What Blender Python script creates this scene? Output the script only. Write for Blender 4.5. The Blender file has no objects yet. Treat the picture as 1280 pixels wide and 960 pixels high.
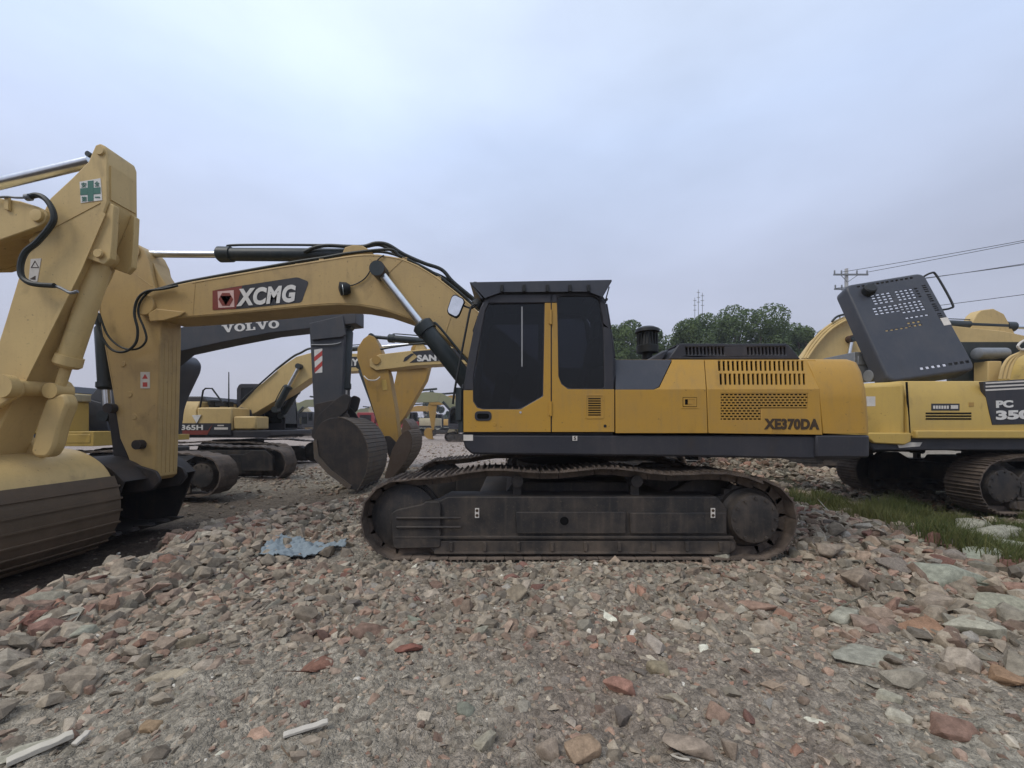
import bpy, bmesh, math, random
import numpy as np
from mathutils import Vector, Matrix
from mathutils.geometry import tessellate_polygon
PI = math.pi
R = math.radians
random.seed(7)
rng = np.random.default_rng(11)
scene = bpy.context.scene
col = scene.collection

# ---------------------------------------------------------------- camera
F = 520.0; CX = 640.0; HY = 530.0; HC = 1.587     # measured from the photograph (1280 wide)
cam_d = bpy.data.cameras.new('camera'); cam = bpy.data.objects.new('camera', cam_d); col.objects.link(cam)
cam_d.sensor_width = 36; cam_d.lens = 36*F/1280; cam_d.clip_start = .05; cam_d.clip_end = 3000
cam.location = (0, 0, HC); cam.rotation_euler = (R(90), 0, 0)
cam_d.shift_y = (HY-480)/1280.0
scene.camera = cam

def X(px, Y): return (px-CX)/F*Y
def Z(py, Y): return HC-(py-HY)/F*Y
def P(px, py, Y): return Vector((X(px, Y), Y, Z(py, Y)))
def Q(pts, Y): return [(X(a, Y), Z(b, Y)) for a, b in pts]

# ---------------------------------------------------------------- materials
MATS = {}
def srgb(r, g, b):
    f = lambda c: (c/12.92 if c <= .04045 else ((c+.055)/1.055)**2.4)
    return (f(r/255), f(g/255), f(b/255), 1)

def nodes(m):
    m.use_nodes = True
    nt = m.node_tree
    return nt, nt.nodes['Principled BSDF']

def paint(name, c, rough=.5, dirt=(.13, .10, .075), dirt_amt=.3, metal=0, spec=.4, scale=1.5, low=0.0, streak=.25, bump=.05, grease=.35):
    """painted steel: base colour, blotchy dust, drip streaks, fine grime; 'low' adds mud near the ground"""
    m = bpy.data.materials.new(name); nt, b = nodes(m); N = nt.nodes; L = nt.links
    tc = N.new('ShaderNodeTexCoord')
    n1 = N.new('ShaderNodeTexNoise'); n1.inputs['Scale'].default_value = scale; n1.inputs['Detail'].default_value = 9; n1.inputs['Roughness'].default_value = .65
    L.new(tc.outputs['Object'], n1.inputs['Vector'])
    mp = N.new('ShaderNodeMapping'); mp.inputs['Scale'].default_value = (9, 9, .8)
    L.new(tc.outputs['Object'], mp.inputs['Vector'])
    n2 = N.new('ShaderNodeTexNoise'); n2.inputs['Scale'].default_value = 1.6; n2.inputs['Detail'].default_value = 6
    L.new(mp.outputs[0], n2.inputs['Vector'])
    n3 = N.new('ShaderNodeTexNoise'); n3.inputs['Scale'].default_value = 45; n3.inputs['Detail'].default_value = 4
    L.new(tc.outputs['Object'], n3.inputs['Vector'])
    def ramp(src, a, c_):
        r = N.new('ShaderNodeMapRange'); r.inputs[1].default_value = a; r.inputs[2].default_value = c_
        L.new(src, r.inputs[0]); return r.outputs[0]
    def math_(op, a, b_):
        x = N.new('ShaderNodeMath'); x.operation = op; x.use_clamp = True
        for i, v in enumerate((a, b_)):
            if isinstance(v, (int, float)): x.inputs[i].default_value = v
            else: L.new(v, x.inputs[i])
        return x.outputs[0]
    blot = math_('MULTIPLY', ramp(n1.outputs[0], .42, .72), dirt_amt)
    strk = math_('MULTIPLY', ramp(n2.outputs[0], .52, .8), streak)
    speck = math_('MULTIPLY', ramp(n3.outputs[0], .6, .75), dirt_amt*.8)
    f = math_('ADD', math_('ADD', blot, strk), speck)
    if low:
        ge = N.new('ShaderNodeNewGeometry'); sx = N.new('ShaderNodeSeparateXYZ'); L.new(ge.outputs['Position'], sx.inputs[0])
        mr = N.new('ShaderNodeMapRange'); mr.inputs[1].default_value = low; mr.inputs[2].default_value = 0; mr.inputs[3].default_value = 0; mr.inputs[4].default_value = .75
        L.new(sx.outputs[2], mr.inputs[0])
        f = math_('ADD', f, math_('MULTIPLY', mr.outputs[0], ramp(n1.outputs[0], .3, .55)))
    mx = N.new('ShaderNodeMix'); mx.data_type = 'RGBA'
    mx.inputs[6].default_value = c if len(c) == 4 else (*c, 1); mx.inputs[7].default_value = (*dirt, 1)
    L.new(f, mx.inputs[0])
    n4 = N.new('ShaderNodeTexNoise'); n4.inputs['Scale'].default_value = 2.7; n4.inputs['Detail'].default_value = 7; n4.inputs['Roughness'].default_value = .6; n4.inputs['Distortion'].default_value = .6
    mp4 = N.new('ShaderNodeMapping'); mp4.inputs['Location'].default_value = (3.1, 1.7, 5.2); mp4.inputs['Scale'].default_value = (1, 1, .55); L.new(tc.outputs['Object'], mp4.inputs['Vector']); L.new(mp4.outputs[0], n4.inputs['Vector'])
    gf = math_('MULTIPLY', ramp(n4.outputs[0], .60, .76), grease)      # old oil and scuff marks
    n5 = N.new('ShaderNodeTexNoise'); n5.inputs['Scale'].default_value = 26; n5.inputs['Detail'].default_value = 3; L.new(tc.outputs['Object'], n5.inputs['Vector'])
    cf = math_('MULTIPLY', ramp(n5.outputs[0], .70, .73), grease*1.3)   # chips
    gf = math_('ADD', gf, cf)
    mg = N.new('ShaderNodeMix'); mg.data_type = 'RGBA'; mg.inputs[7].default_value = (.05, .035, .022, 1); L.new(mx.outputs[2], mg.inputs[6]); L.new(gf, mg.inputs[0])
    L.new(mg.outputs[2], b.inputs['Base Color'])
    rr = N.new('ShaderNodeMapRange'); rr.inputs[3].default_value = rough; rr.inputs[4].default_value = min(.95, rough+.35)
    L.new(f, rr.inputs[0]); L.new(rr.outputs[0], b.inputs['Roughness'])
    b.inputs['Metallic'].default_value = metal; b.inputs['Specular IOR Level'].default_value = spec
    if bump:
        bp = N.new('ShaderNodeBump'); bp.inputs['Strength'].default_value = bump*3; bp.inputs['Distance'].default_value = .01
        L.new(n1.outputs[0], bp.inputs['Height']); L.new(bp.outputs[0], b.inputs['Normal'])
    MATS[name] = m
    return m

def simple(name, c, rough=.6, metal=0, spec=.4):
    m = bpy.data.materials.new(name); nt, b = nodes(m)
    N = nt.nodes; L = nt.links
    n = N.new('ShaderNodeTexNoise'); n.inputs['Scale'].default_value = 14; n.inputs['Detail'].default_value = 5
    tc = N.new('ShaderNodeTexCoord'); L.new(tc.outputs['Object'], n.inputs['Vector'])
    mx = N.new('ShaderNodeMix'); mx.data_type = 'RGBA'; L.new(n.outputs[0], mx.inputs[0])
    c3 = c[:3]
    mx.inputs[6].default_value = (*[v*.8 for v in c3], 1); mx.inputs[7].default_value = (*[min(1, v*1.2) for v in c3], 1)
    L.new(mx.outputs[2], b.inputs['Base Color'])
    b.inputs['Roughness'].default_value = rough; b.inputs['Metallic'].default_value = metal; b.inputs['Specular IOR Level'].default_value = spec
    MATS[name] = m; return m

def glass(name, tint, f0=.06):
    m = bpy.data.materials.new(name); nt, b = nodes(m); N = nt.nodes; L = nt.links
    N.remove(b); out = [n for n in N if n.type == 'OUTPUT_MATERIAL'][0]
    tr = N.new('ShaderNodeBsdfTransparent'); tr.inputs[0].default_value = (*tint, 1)
    gl = N.new('ShaderNodeBsdfGlossy'); gl.inputs['Roughness'].default_value = .03; gl.inputs[0].default_value = (.7, .72, .72, 1)
    fr = N.new('ShaderNodeFresnel'); fr.inputs[0].default_value = 1.5
    mx = N.new('ShaderNodeMixShader'); L.new(fr.outputs[0], mx.inputs[0]); L.new(tr.outputs[0], mx.inputs[1]); L.new(gl.outputs[0], mx.inputs[2])
    L.new(mx.outputs[0], out.inputs[0]); MATS[name] = m; return m

paint('boom_yellow', (.475, .328, .135), .5, dirt=(.24, .17, .10), dirt_amt=.38, streak=.2)
paint('body_yellow', (.45, .25, .035), .42, dirt=(.25, .17, .08), dirt_amt=.32, streak=.3)
paint('pale_yellow', (.575, .415, .175), .48, dirt=(.30, .20, .10), dirt_amt=.3, streak=.2)
paint('komat_yellow', (.50, .34, .085), .45, dirt=(.28, .20, .10), dirt_amt=.25, streak=.15)
paint('orange_yellow', (.42, .25, .06), .5, dirt=(.24, .17, .10), dirt_amt=.35, streak=.25)
paint('green_yellow', (.24, .25, .14), .6, dirt=(.25, .22, .16), dirt_amt=.5)
paint('faded_cream', (.48, .42, .27), .6, dirt=(.25, .2, .15), dirt_amt=.5)
paint('charcoal', (.026, .027, .034), .45, dirt=(.12, .10, .09), dirt_amt=.22, streak=.15)
paint('slate', (.042, .046, .058), .42, dirt=(.14, .13, .12), dirt_amt=.2, streak=.1, scale=2)
paint('arm_grey', (.045, .05, .06), .5, dirt=(.12, .10, .09), dirt_amt=.3, streak=.2, low=.5)
paint('cyl_dark', (.02, .028, .03), .4, dirt=(.10, .09, .08), dirt_amt=.2)
paint('track_mud', (.032, .027, .024), .75, dirt=(.13, .10, .078), dirt_amt=.7, scale=3, low=.25, bump=.2)
paint('shoe_mud', (.065, .050, .040), .7, dirt=(.17, .13, .10), dirt_amt=.9, scale=4, low=.12, bump=.2)
paint('frame_mud', (.020, .019, .019), .6, dirt=(.13, .10, .075), dirt_amt=.5, scale=2.5, streak=.3, low=.35, bump=.1)
paint('rust', (.075, .045, .03), .8, dirt=(.15, .09, .06), dirt_amt=.6, scale=3, bump=.2)
paint('wear_plate', (.095, .068, .043), .62, dirt=(.16, .11, .07), dirt_amt=.6, scale=2.5, bump=.15, low=.5)
paint('bucket_dark', (.022, .020, .020), .6, dirt=(.09, .065, .05), dirt_amt=.5, scale=3, bump=.15)
paint('strip_grey', (.085, .072, .060), .6, dirt=(.13, .09, .06), dirt_amt=.6, scale=3, bump=.15)
paint('bucket_brown', (.12, .085, .06), .6, dirt=(.10, .06, .04), dirt_amt=.6, scale=3, bump=.15)
simple('rubber', (.012, .013, .013), .55)
simple('hose', (.018, .022, .02), .5)
simple('white_paint', (.68, .66, .62), .5)
simple('bar_grey', (.34, .34, .34), .4)
simple('sticker', (.62, .58, .52), .5)
simple('sticker_red', (.45, .06, .05), .5)
simple('sticker_green', (.05, .16, .12), .5)
simple('sticker_pink', (.62, .42, .38), .5)
simple('decal_dark', (.035, .035, .040), .45)
simple('decal_maroon', (.20, .045, .035), .45)
simple('letter_dark', (.05, .03, .015), .5)
simple('lamp_lens', (.35, .38, .38), .12, spec=.8)
simple('seat_fabric', (.03, .03, .032), .8)
simple('red_paint', (.28, .035, .04), .5)
simple('dark_void', (.006, .006, .006), .9, spec=.1)
simple('concrete_pole', (.42, .42, .42), .9)
simple('steel_grey', (.22, .23, .24), .5, metal=.4)
simple('chrome', (.66, .68, .70), .28, metal=1)
simple('wire_black', (.05, .055, .06), .7)
simple('mirror_face', (.8, .8, .8), .02, metal=1)
glass('cab_glass', (.30, .31, .34))
glass('clear_glass', (.55, .62, .6))

# ---------------------------------------------------------------- object helpers
ROOTM = {}
def children(o): return KIDS.get(o.name, [])
KIDS = {}
def root(name, label, cat, loc=(0, 0, 0), rz=0, group=None):
    o = bpy.data.objects.new(name, None); col.objects.link(o); o.empty_display_size = .3
    o.location = loc; o.rotation_euler = (0, 0, rz)
    o['label'] = label; o['category'] = cat
    if group: o['group'] = group
    ROOTM[o.name] = Matrix.Translation(loc) @ Matrix.Rotation(rz, 4, 'Z')
    return o
def tag(o, label=None, cat=None, group=None, kind=None):
    if label: o['label'] = label
    if cat: o['category'] = cat
    if group: o['group'] = group
    if kind: o['kind'] = kind
    return o

class MB:
    def __init__(s): s.bm = bmesh.new()
    def prism(s, loops, a, b, M=None):
        """loops: outline then holes, 2-D (u,v); thickness a..b along w. default u->X, w->Y, v->Z"""
        if loops and not isinstance(loops[0][0], (tuple, list, Vector)): loops = [loops]
        if M is None: M = Matrix.Identity(4)
        flat = [p for l in loops for p in l]
        va = [s.bm.verts.new(M @ Vector((p[0], a, p[1]))) for p in flat]
        vb = [s.bm.verts.new(M @ Vector((p[0], b, p[1]))) for p in flat]
        fs = []
        if len(loops) == 1:
            fs.append(s.bm.faces.new(va)); fs.append(s.bm.faces.new(list(reversed(vb))))
        else:
            for t in tessellate_polygon([[Vector((p[0], p[1], 0)) for p in l] for l in loops]):
                try:
                    fs.append(s.bm.faces.new([va[i] for i in t])); fs.append(s.bm.faces.new([vb[i] for i in reversed(t)]))
                except ValueError: pass
        k = 0
        for l in loops:
            n = len(l)
            for i in range(n):
                j = (i+1) % n
                fs.append(s.bm.faces.new((va[k+i], vb[k+i], vb[k+j], va[k+j])))
            k += n
        bmesh.ops.recalc_face_normals(s.bm, faces=fs)
        return s
    def box(s, x0, x1, y0, y1, z0, z1, M=None):
        return s.prism([(x0, z0), (x1, z0), (x1, z1), (x0, z1)], y0, y1, M)
    def ring(s, c, r, n, ax, up, ph=0):
        side = ax.cross(up)
        return [s.bm.verts.new(c + (up*math.cos(t)+side*math.sin(t))*r) for t in [2*PI*i/n+ph for i in range(n)]]
    def lathe(s, p0, axis, prof, n=20):
        """prof: list of (distance along axis, radius)"""
        p0 = Vector(p0); ax = Vector(axis).normalized()
        up = ax.orthogonal().normalized()
        rs = [s.ring(p0+ax*d, max(r, 1e-4), n, ax, up) for d, r in prof]
        fs = [s.bm.faces.new(rs[0]), s.bm.faces.new(list(reversed(rs[-1])))]
        for a, b in zip(rs, rs[1:]):
            for i in range(n):
                fs.append(s.bm.faces.new((a[i], b[i], b[(i+1) % n], a[(i+1) % n])))
        bmesh.ops.recalc_face_normals(s.bm, faces=fs)
        return s
    def cyl(s, p0, p1, r, r2=None, n=18):
        p0 = Vector(p0); p1 = Vector(p1); d = p1-p0
        return s.lathe(p0, d, [(0, r), (d.length, r if r2 is None else r2)], n)
    def tube(s, pts, r, n=8, smooth=True):
        pts = [Vector(p) for p in pts]
        if smooth and len(pts) > 2:
            q = []
            for i in range(len(pts)-1):
                p0 = pts[max(i-1, 0)]; p1 = pts[i]; p2 = pts[i+1]; p3 = pts[min(i+2, len(pts)-1)]
                for k in range(5):
                    t = k/5
                    q.append(.5*((2*p1)+(-p0+p2)*t+(2*p0-5*p1+4*p2-p3)*t*t+(-p0+3*p1-3*p2+p3)*t**3))
            q.append(pts[-1]); pts = q
        rs = []; up = None
        for i, p in enumerate(pts):
            d = (pts[min(i+1, len(pts)-1)]-pts[max(i-1, 0)]).normalized()
            if up is None: up = d.orthogonal().normalized()
            else: up = (up-d*up.dot(d)).normalized()
            rs.append(s.ring(p, r, n, d, up))
        fs = [s.bm.faces.new(rs[0]), s.bm.faces.new(list(reversed(rs[-1])))]
        for a, b in zip(rs, rs[1:]):
            for i in range(n): fs.append(s.bm.faces.new((a[i], b[i], b[(i+1) % n], a[(i+1) % n])))
        bmesh.ops.recalc_face_normals(s.bm, faces=fs)
        return s
    def build(s, name, mat, parent=None, bevel=0, world=False, seg=2, label=None):
        me = bpy.data.meshes.new(name)
        if world and parent is not None:
            s.bm.transform(rootm(parent).inverted())
        s.bm.to_mesh(me); s.bm.free()
        return link_mesh(name, me, mat, parent, bevel, seg, label)

def rootm(o):
    while o.parent: o = o.parent
    return ROOTM[o.name]

def link_mesh(name, me, mat, parent=None, bevel=0, seg=2, label=None, angle=32):
    me.materials.append(MATS[mat] if isinstance(mat, str) else mat)
    me.shade_smooth(); me.set_sharp_from_angle(angle=R(angle))
    o = bpy.data.objects.new(name, me); col.objects.link(o)
    if parent is not None:
        o.parent = parent; KIDS.setdefault(parent.name, []).append(o)
    if bevel:
        md = o.modifiers.new('bevel', 'BEVEL'); md.width = bevel; md.segments = seg; md.limit_method = 'ANGLE'; md.angle_limit = R(35)
        md.harden_normals = False
    if label: o['label'] = label
    return o

def copy_tree(o, parent=None):
    c = o.copy(); col.objects.link(c); c.parent = parent
    if o.name in ROOTM: ROOTM[c.name] = ROOTM[o.name].copy()
    for k in list(KIDS.get(o.name, [])):
        kc = copy_tree(k, c); KIDS.setdefault(c.name, []).append(kc)
    return c

def rnd(pts, r, n=5):
    """round the corners of a 2-D polygon; r a number or one per corner"""
    out = []; m = len(pts)
    for i in range(m):
        rr = r[i] if isinstance(r, (list, tuple)) else r
        p = Vector(pts[i]); a = Vector(pts[i-1])-p; b = Vector(pts[(i+1) % m])-p
        if rr <= 0: out.append(tuple(p)); continue
        t = min(rr, a.length*.45, b.length*.45)
        pa = p+a.normalized()*t; pb = p+b.normalized()*t
        for k in range(n+1):
            u = k/n
            out.append(tuple(pa*(1-u)**2+p*2*u*(1-u)+pb*u*u))
    return out

def text_mesh(body, w, h, bold=0.0, shear=0.0, depth=.004, spacing=1.0):
    cu = bpy.data.curves.new('lettering_curve', 'FONT'); cu.body = body; cu.offset = bold; cu.shear = shear; cu.extrude = .01
    cu.space_character = spacing; cu.resolution_u = 4
    o = bpy.data.objects.new('tmp', cu); col.objects.link(o)
    dg = bpy.context.evaluated_depsgraph_get()
    me = bpy.data.meshes.new_from_object(o.evaluated_get(dg))
    bpy.data.objects.remove(o); bpy.data.curves.remove(cu)
    xs = [v.co.x for v in me.vertices]; ys = [v.co.y for v in me.vertices]
    x0, x1, y0, y1 = min(xs), max(xs), min(ys), max(ys)
    for v in me.vertices:
        v.co = Vector(((v.co.x-x0)/(x1-x0)*w, -v.co.z/.01*depth/2, (v.co.y-y0)/(y1-y0)*h))
    me.materials.clear()
    return me
def lettering(body, corner, w, h, mat, parent, ang=0, name='lettering', yaw=0, world=True, **k):
    """upright text in the XZ plane; corner = lower left, ang = slope in the plane"""
    me = text_mesh(body, w, h, **k)
    M = Matrix.Translation(corner) @ Matrix.Rotation(yaw, 4, 'Z') @ Matrix.Rotation(-ang, 4, 'Y')
    if world: M = rootm(parent).inverted() @ M
    me.transform(M)
    return link_mesh(name, me, mat, parent)
def planeM(o, u, v):
    """matrix mapping prism coords (u, w, v) to world plane with origin o"""
    u = Vector(u).normalized(); v = Vector(v).normalized(); w = v.cross(u)
    return Matrix(((u.x, w.x, v.x, o[0]), (u.y, w.y, v.y, o[1]), (u.z, w.z, v.z, o[2]), (0, 0, 0, 1)))
# ================================================================ excavator building blocks
def track_path(x0, x1, r, top):
    """closed outer path in XZ of a crawler track; top(t) -> extra height of the upper run"""
    pts = []
    n = 40
    for i in range(n): pts.append((x0+r+(x1-x0-2*r)*i/n, 0))
    for i in range(24): a = -PI/2+PI*i/24; pts.append((x1-r+r*math.cos(a), r+r*math.sin(a)))
    for i in range(n):
        t = i/n; pts.append((x1-r-(x1-x0-2*r)*t, 2*r+top(1-t)))
    for i in range(24): a = PI/2+PI*i/24; pts.append((x0+r+r*math.cos(a), r+r*math.sin(a)))
    return pts
def resample(pts, n):
    pts = [Vector(p) for p in pts]; m = len(pts)
    ds = [0]
    for i in range(m): ds.append(ds[-1]+(pts[(i+1) % m]-pts[i]).length)
    L_ = ds[-1]; out = []; j = 0
    for k in range(n):
        d = L_*k/n
        while ds[j+1] < d: j += 1
        t = (d-ds[j])/(ds[j+1]-ds[j]+1e-9)
        p = pts[j].lerp(pts[(j+1) % m], t); q = (pts[(j+1) % m]-pts[j]).normalized()
        out.append((p, q))
    return out, L_
def track_mesh(x0, x1, r, y0, w, top, shoes=50, detail=True, jit=.004):
    mb = MB(); rs, L_ = resample(track_path(x0, x1, r, top), shoes); pitch = L_/shoes
    rd = random.Random(3)
    for p, t in rs:
        nrm = Vector((t.y, -t.x))            # outward (path runs counter-clockwise seen from -Y)
        o = Vector((p.x, 0, p.y))-Vector((nrm.x, 0, nrm.y))*.03
        u = Vector((t.x, 0, t.y)); v = Vector((nrm.x, 0, nrm.y))
        a = rd.uniform(-.03, .03); u2 = (u*math.cos(a)+v*math.sin(a)); v2 = (v*math.cos(a)-u*math.sin(a))
        M = Matrix(((u2.x, 0, v2.x, o.x), (0, 1, 0, 0), (u2.z, 0, v2.z, o.z), (0, 0, 0, 1)))
        h = pitch*.5
        mb.prism([(-h*.97, -.012), (h*.97, -.012), (h*.97, .0), (h*.8, .004), (h*.74, .03), (h*.66, .03), (h*.6, .004), (h*.12, .004), (h*.06, .026), (-h*.04, .026), (-h*.1, .004),
                  (-h*.62, .004), (-h*.68, .03), (-h*.76, .03), (-h*.82, .004), (-h*.97, .0)] if detail else
                 [(-h*.95, -.012), (h*.95, -.012), (h*.95, .0), (h*.2, .03), (-h*.2, .03), (-h*.95, .0)], y0+rd.uniform(0, jit), y0+w-rd.uniform(0, jit), M)
        if detail:                            # chain links
            for yy in (y0+w*.5-.11, y0+w*.5+.07):
                mb.prism([(-h*1.05, -.10), (h*.95, -.10), (h*1.05, -.012), (-h*.95, -.012)], yy, yy+.04, M)
    return mb
def undercarriage(rt, x0, x1, r, ynear, w, gauge, hump=.08, mat='shoe_mud', fmat='frame_mud', shoes=50, detail=True, decal=False, arrow=False):
    """two tracks with frames, sprockets, idlers and rollers in local coordinates; ynear = -Y edge of the -Y track"""
    top = lambda t: hump*math.sin(PI*min(max(t, 0), 1))**.6-.02*math.sin(PI*6*t)*hump/.1
    for side in (0, 1):
        y0 = ynear+gauge*side
        yo = y0+(.07 if side == 0 else w-.07); yi = y0+(w-.1 if side == 0 else .1); sg = -1 if side == 0 else 1
        tr = track_mesh(x0, x1, r, y0, w, top, shoes, detail).build('track', mat, rt)
        fr = MB()
        xa, xb = x0+r*1.55, x1-r*1.6
        ya, yb = sorted((yo+(-sg)*.03, yi))
        fr.prism([(xa, r*.36), (xb, r*.36), (xb, r*1.22), (xb-.12, r*1.52), (xa+.25, r*1.52), (xa, r*1.25)], ya, yb)
        f = fr.build('track_frame', fmat, rt, bevel=.015)
        fill_ = MB(); ya, yb = sorted((yi, yi-sg*.14))     # filler added behind the sprocket so the gap there reads dark
        fill_.prism([(xb-.5, r*.6), (x1-r*.75, r*.6), (x1-r*.8, r*1.5), (x1-r*1.2, r*1.86), (xb-.2, r*1.86), (xb-.5, r*1.5)], ya, yb); fill_.build('gap_filler', fmat, f, bevel=.02)
        g = MB()                              # lower rock guard and rail
        ya, yb = sorted((yo, yo-sg*.05))
        g.box(xa+.1, xb+.02, ya, yb, r*.17, r*.46); g.box(xa-.35, xb+.05, ya+sg*.012, yb+sg*.012, r*.52, r*.58); g.box(xa+.1, xb, ya+sg*.012, yb+sg*.012, r*.15, r*.21)
        for k in range(9):
            xx = xa+.3+(xb-xa-.4)*k/8; g.box(xx-.02, xx+.02, ya+sg*.02, yb+sg*.02, r*.22, r*.45)
        g.build('rock_guard', fmat, f, bevel=.006)
        p = MB()                              # side plates on the frame
        ya, yb = sorted((yo-sg*.028, yo+sg*.006))
        p.box(xa+(xb-xa)*.30, xa+(xb-xa)*.66, ya, yb, r*.64, r*1.16); p.box(xa+(xb-xa)*.675, xb-.03, ya, yb, r*.64, r*1.14)
        p.build('side_plate', fmat, f, bevel=.008)
        if detail:
            v = MB(); v.cyl(((xa+xb)/2-.15, yo-sg*.02, r*.95), ((xa+xb)/2-.15, yo+sg*.009, r*.95), .05); v.build('port', 'dark_void', f)
        idl = MB(); cy = (yo+yi)/2
        idl.lathe((x0+r, cy-.18, r), (0, 1, 0), [(0, r*.5), (.06, r*.80), (.13, r*.80), (.13, r*.86), (.23, r*.86), (.23, r*.80), (.30, r*.80), (.36, r*.5)], 32)
        idl.build('idler', fmat, f)
        c = MB()                              # idler yoke guard
        ya, yb = sorted((yo+sg*.01, yo-sg*.16))
        c.prism(rnd([(x0+r*.78, r*.28), (xa+.18, r*.30), (xa+.18, r*1.42), (xa, r*1.42), (xa-.02, r*1.36), (x0+r*.86, r*1.22), (x0+r*.72, r*1.12)], .05), ya, yb)
        ya, yb = sorted((yo+sg*.01, yo+sg*.035))
        for zz in (r*.80, r*1.02):
            c.box(x0+r*.86, xa+.42, ya, yb, zz-.012, zz+.018)
        c.build('idler_guard', fmat, f, bevel=.012)
        s = MB()
        teeth = []
        for k in range(42):
            a = 2*PI*k/42; rr = r*(.84 if k % 2 else .74); teeth.append((x1-r+rr*math.cos(a), r+rr*math.sin(a)))
        s.prism(teeth, cy-.04, cy+.04)
        s.lathe((x1-r, cy, r), (0, sg, 0), [(0, r*.72), (.10, r*.70), (.12, r*.64), (abs(yo-cy)-.08, r*.62), (abs(yo-cy)-.05, r*.60), (abs(yo-cy)+.02, r*.57), (abs(yo-cy)+.03, r*.50)], 36)
        for k in range(12):
            a = 2*PI*k/12; s.cyl((x1-r+r*.5*math.cos(a), yo, r+r*.5*math.sin(a)), (x1-r+r*.5*math.cos(a), yo+sg*.045, r+r*.5*math.sin(a)), .018, n=6)
        s.build('sprocket', fmat, f)
        if detail:
            for k in range(8):
                xx = xa+.12+(xb-xa-.1)*k/7
                q = MB(); q.lathe((xx, cy-.2, .155), (0, 1, 0), [(0, .06), (.04, .10), (.12, .10), (.13, .085), (.27, .085), (.28, .10), (.36, .10), (.40, .06)], 18); q.build('roller', fmat, f)
            for k in (0, 1):
                xx = x0+(x1-x0)*(.36+.28*k)
                q = MB(); q.cyl((xx, cy-.14, 2*r-.06), (xx, cy+.14, 2*r-.06), .07); q.box(xx-.05, xx+.05, cy-.05, cy+.05, r*1.4, 2*r-.06); q.build('carrier_roller', fmat, f)
    m = MB(); xc = (x0+x1)/2; ym = ynear+(gauge+w)/2
    m.prism([(xc-1.1, r*.7), (xc+1.1, r*.7), (xc+.75, r*1.75), (xc-.75, r*1.75)], ynear+w-.02, ynear+gauge+.02)
    m.lathe((xc, ym, r*1.7), (0, 0, 1), [(0, .78), (.08, .78), (.08, .70), (.22, .70)], 40)
    for xx in (xc-1.0, xc+1.0):
        m.prism([(xx-.22, r*.7), (xx+.22, r*.7), (xx+.2, r*1.45), (xx-.2, r*1.45)], ynear+w-.03, ynear+gauge+.03)
    m.build('centre_frame', fmat, rt, bevel=.02)

def pin_boss(mb, p, r, half):
    mb.cyl((p[0], p[1]-half, p[2]), (p[0], p[1]+half, p[2]), r, n=20)
def hydraulic(rt, a, b, frac, rb, rr, mat='cyl_dark', world=True, rodmat='chrome', glands=True, name='hydraulic_cylinder', eye=None):
    """cylinder whose barrel starts at a and whose rod ends at b; frac = barrel share of the length"""
    a = Vector(a); b = Vector(b); d = b-a; L_ = d.length; d.normalize()
    mb = MB(); bl = L_*frac
    mb.lathe(a, d, [(0, rb*.6), (rb*.8, rb*.7), (rb*1.3, rb), (bl*.9, rb), (bl*.9, rb*1.18), (bl-.03, rb*1.22), (bl, rb*.95), (bl+.01, rr*1.2)], 22)
    mb.cyl(a-Vector((0, rb*1.0, 0)), a+Vector((0, rb*1.0, 0)), rb*.95)
    if glands:
        up = Vector((0, -1, 0)).cross(d).normalized()
        if up.z < 0: up = -up
        mb.tube([a+d*rb*2+up*rb*.9, a+d*rb*2.6+up*(rb+.05), a+d*(bl*.85)+up*(rb+.05), a+d*(bl*.93)+up*rb*1.1], .018)
    o = mb.build(name, mat, rt, world=world)
    m2 = MB(); m2.cyl(a+d*bl, b-d*rr*1.2, rr); m2.build('rod', rodmat, o, world=world)
    er = rb*.85 if eye is None else eye
    m3 = MB(); m3.cyl(b-Vector((0, rb*.9, 0)), b+Vector((0, rb*.9, 0)), er); m3.build('rod_eye', mat, o, world=world)
    return o

def cab(rt, prof, y0, y1, holes, fmat='charcoal', gl='cab_glass', world=False, front=None):
    """cab shell: prof = side outline, side walls with window holes, glazing, roof, rear wall, floor and seat"""
    M = MB()
    for a, b in ((y0, y0+.05), (y1-.05, y1)): M.prism([prof]+holes, a, b)
    # thin skins along the outline except where the front glass is
    n = len(prof); fx = front
    for i in range(n):
        p = Vector(prof[i]); q = Vector(prof[(i+1) % n]); d = (q-p)
        if d.length < 1e-4: continue
        mid = (p+q)/2; nrm = Vector((-d.y, d.x)).normalized()*.035
        if fx and fx(mid): continue
        M.prism([tuple(p), tuple(q), tuple(q+nrm), tuple(p+nrm)], y0+.05, y1-.05)
    c = M.build('cab', fmat, rt, world=world, bevel=.012)
    for h in holes:
        for yy in (y0+.018, y1-.024):
            g = MB(); g.prism(h, yy, yy+.006); g.build('window', gl, c, world=world)
    return c
def scale_poly(pts, s):
    cx = sum(p[0] for p in pts)/len(pts); cy = sum(p[1] for p in pts)/len(pts)
    return [(cx+(p[0]-cx)*s, cy+(p[1]-cy)*s) for p in pts]

def seat(parent, x, y, z, face=1, world=False):
    m = MB()
    m.prism(rnd([(x-.25, z), (x+.25, z), (x+.27, z+.1), (x-.25, z+.14)], .04), y-.24, y+.24)
    m.prism(rnd([(x-face*.20, z+.1), (x-face*.34, z+.75), (x-face*.42, z+.75), (x-face*.34, z+.05)], .04), y-.23, y+.23)
    m.prism(rnd([(x-face*.34, z+.78), (x-face*.36, z+.98), (x-face*.44, z+.98), (x-face*.42, z+.78)], .04), y-.14, y+.14)
    m.box(x-.2, x+.2, y-.2, y+.2, z-.3, z)
    return m.build('seat', 'seat_fabric', parent, world=world, bevel=.02)

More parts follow.
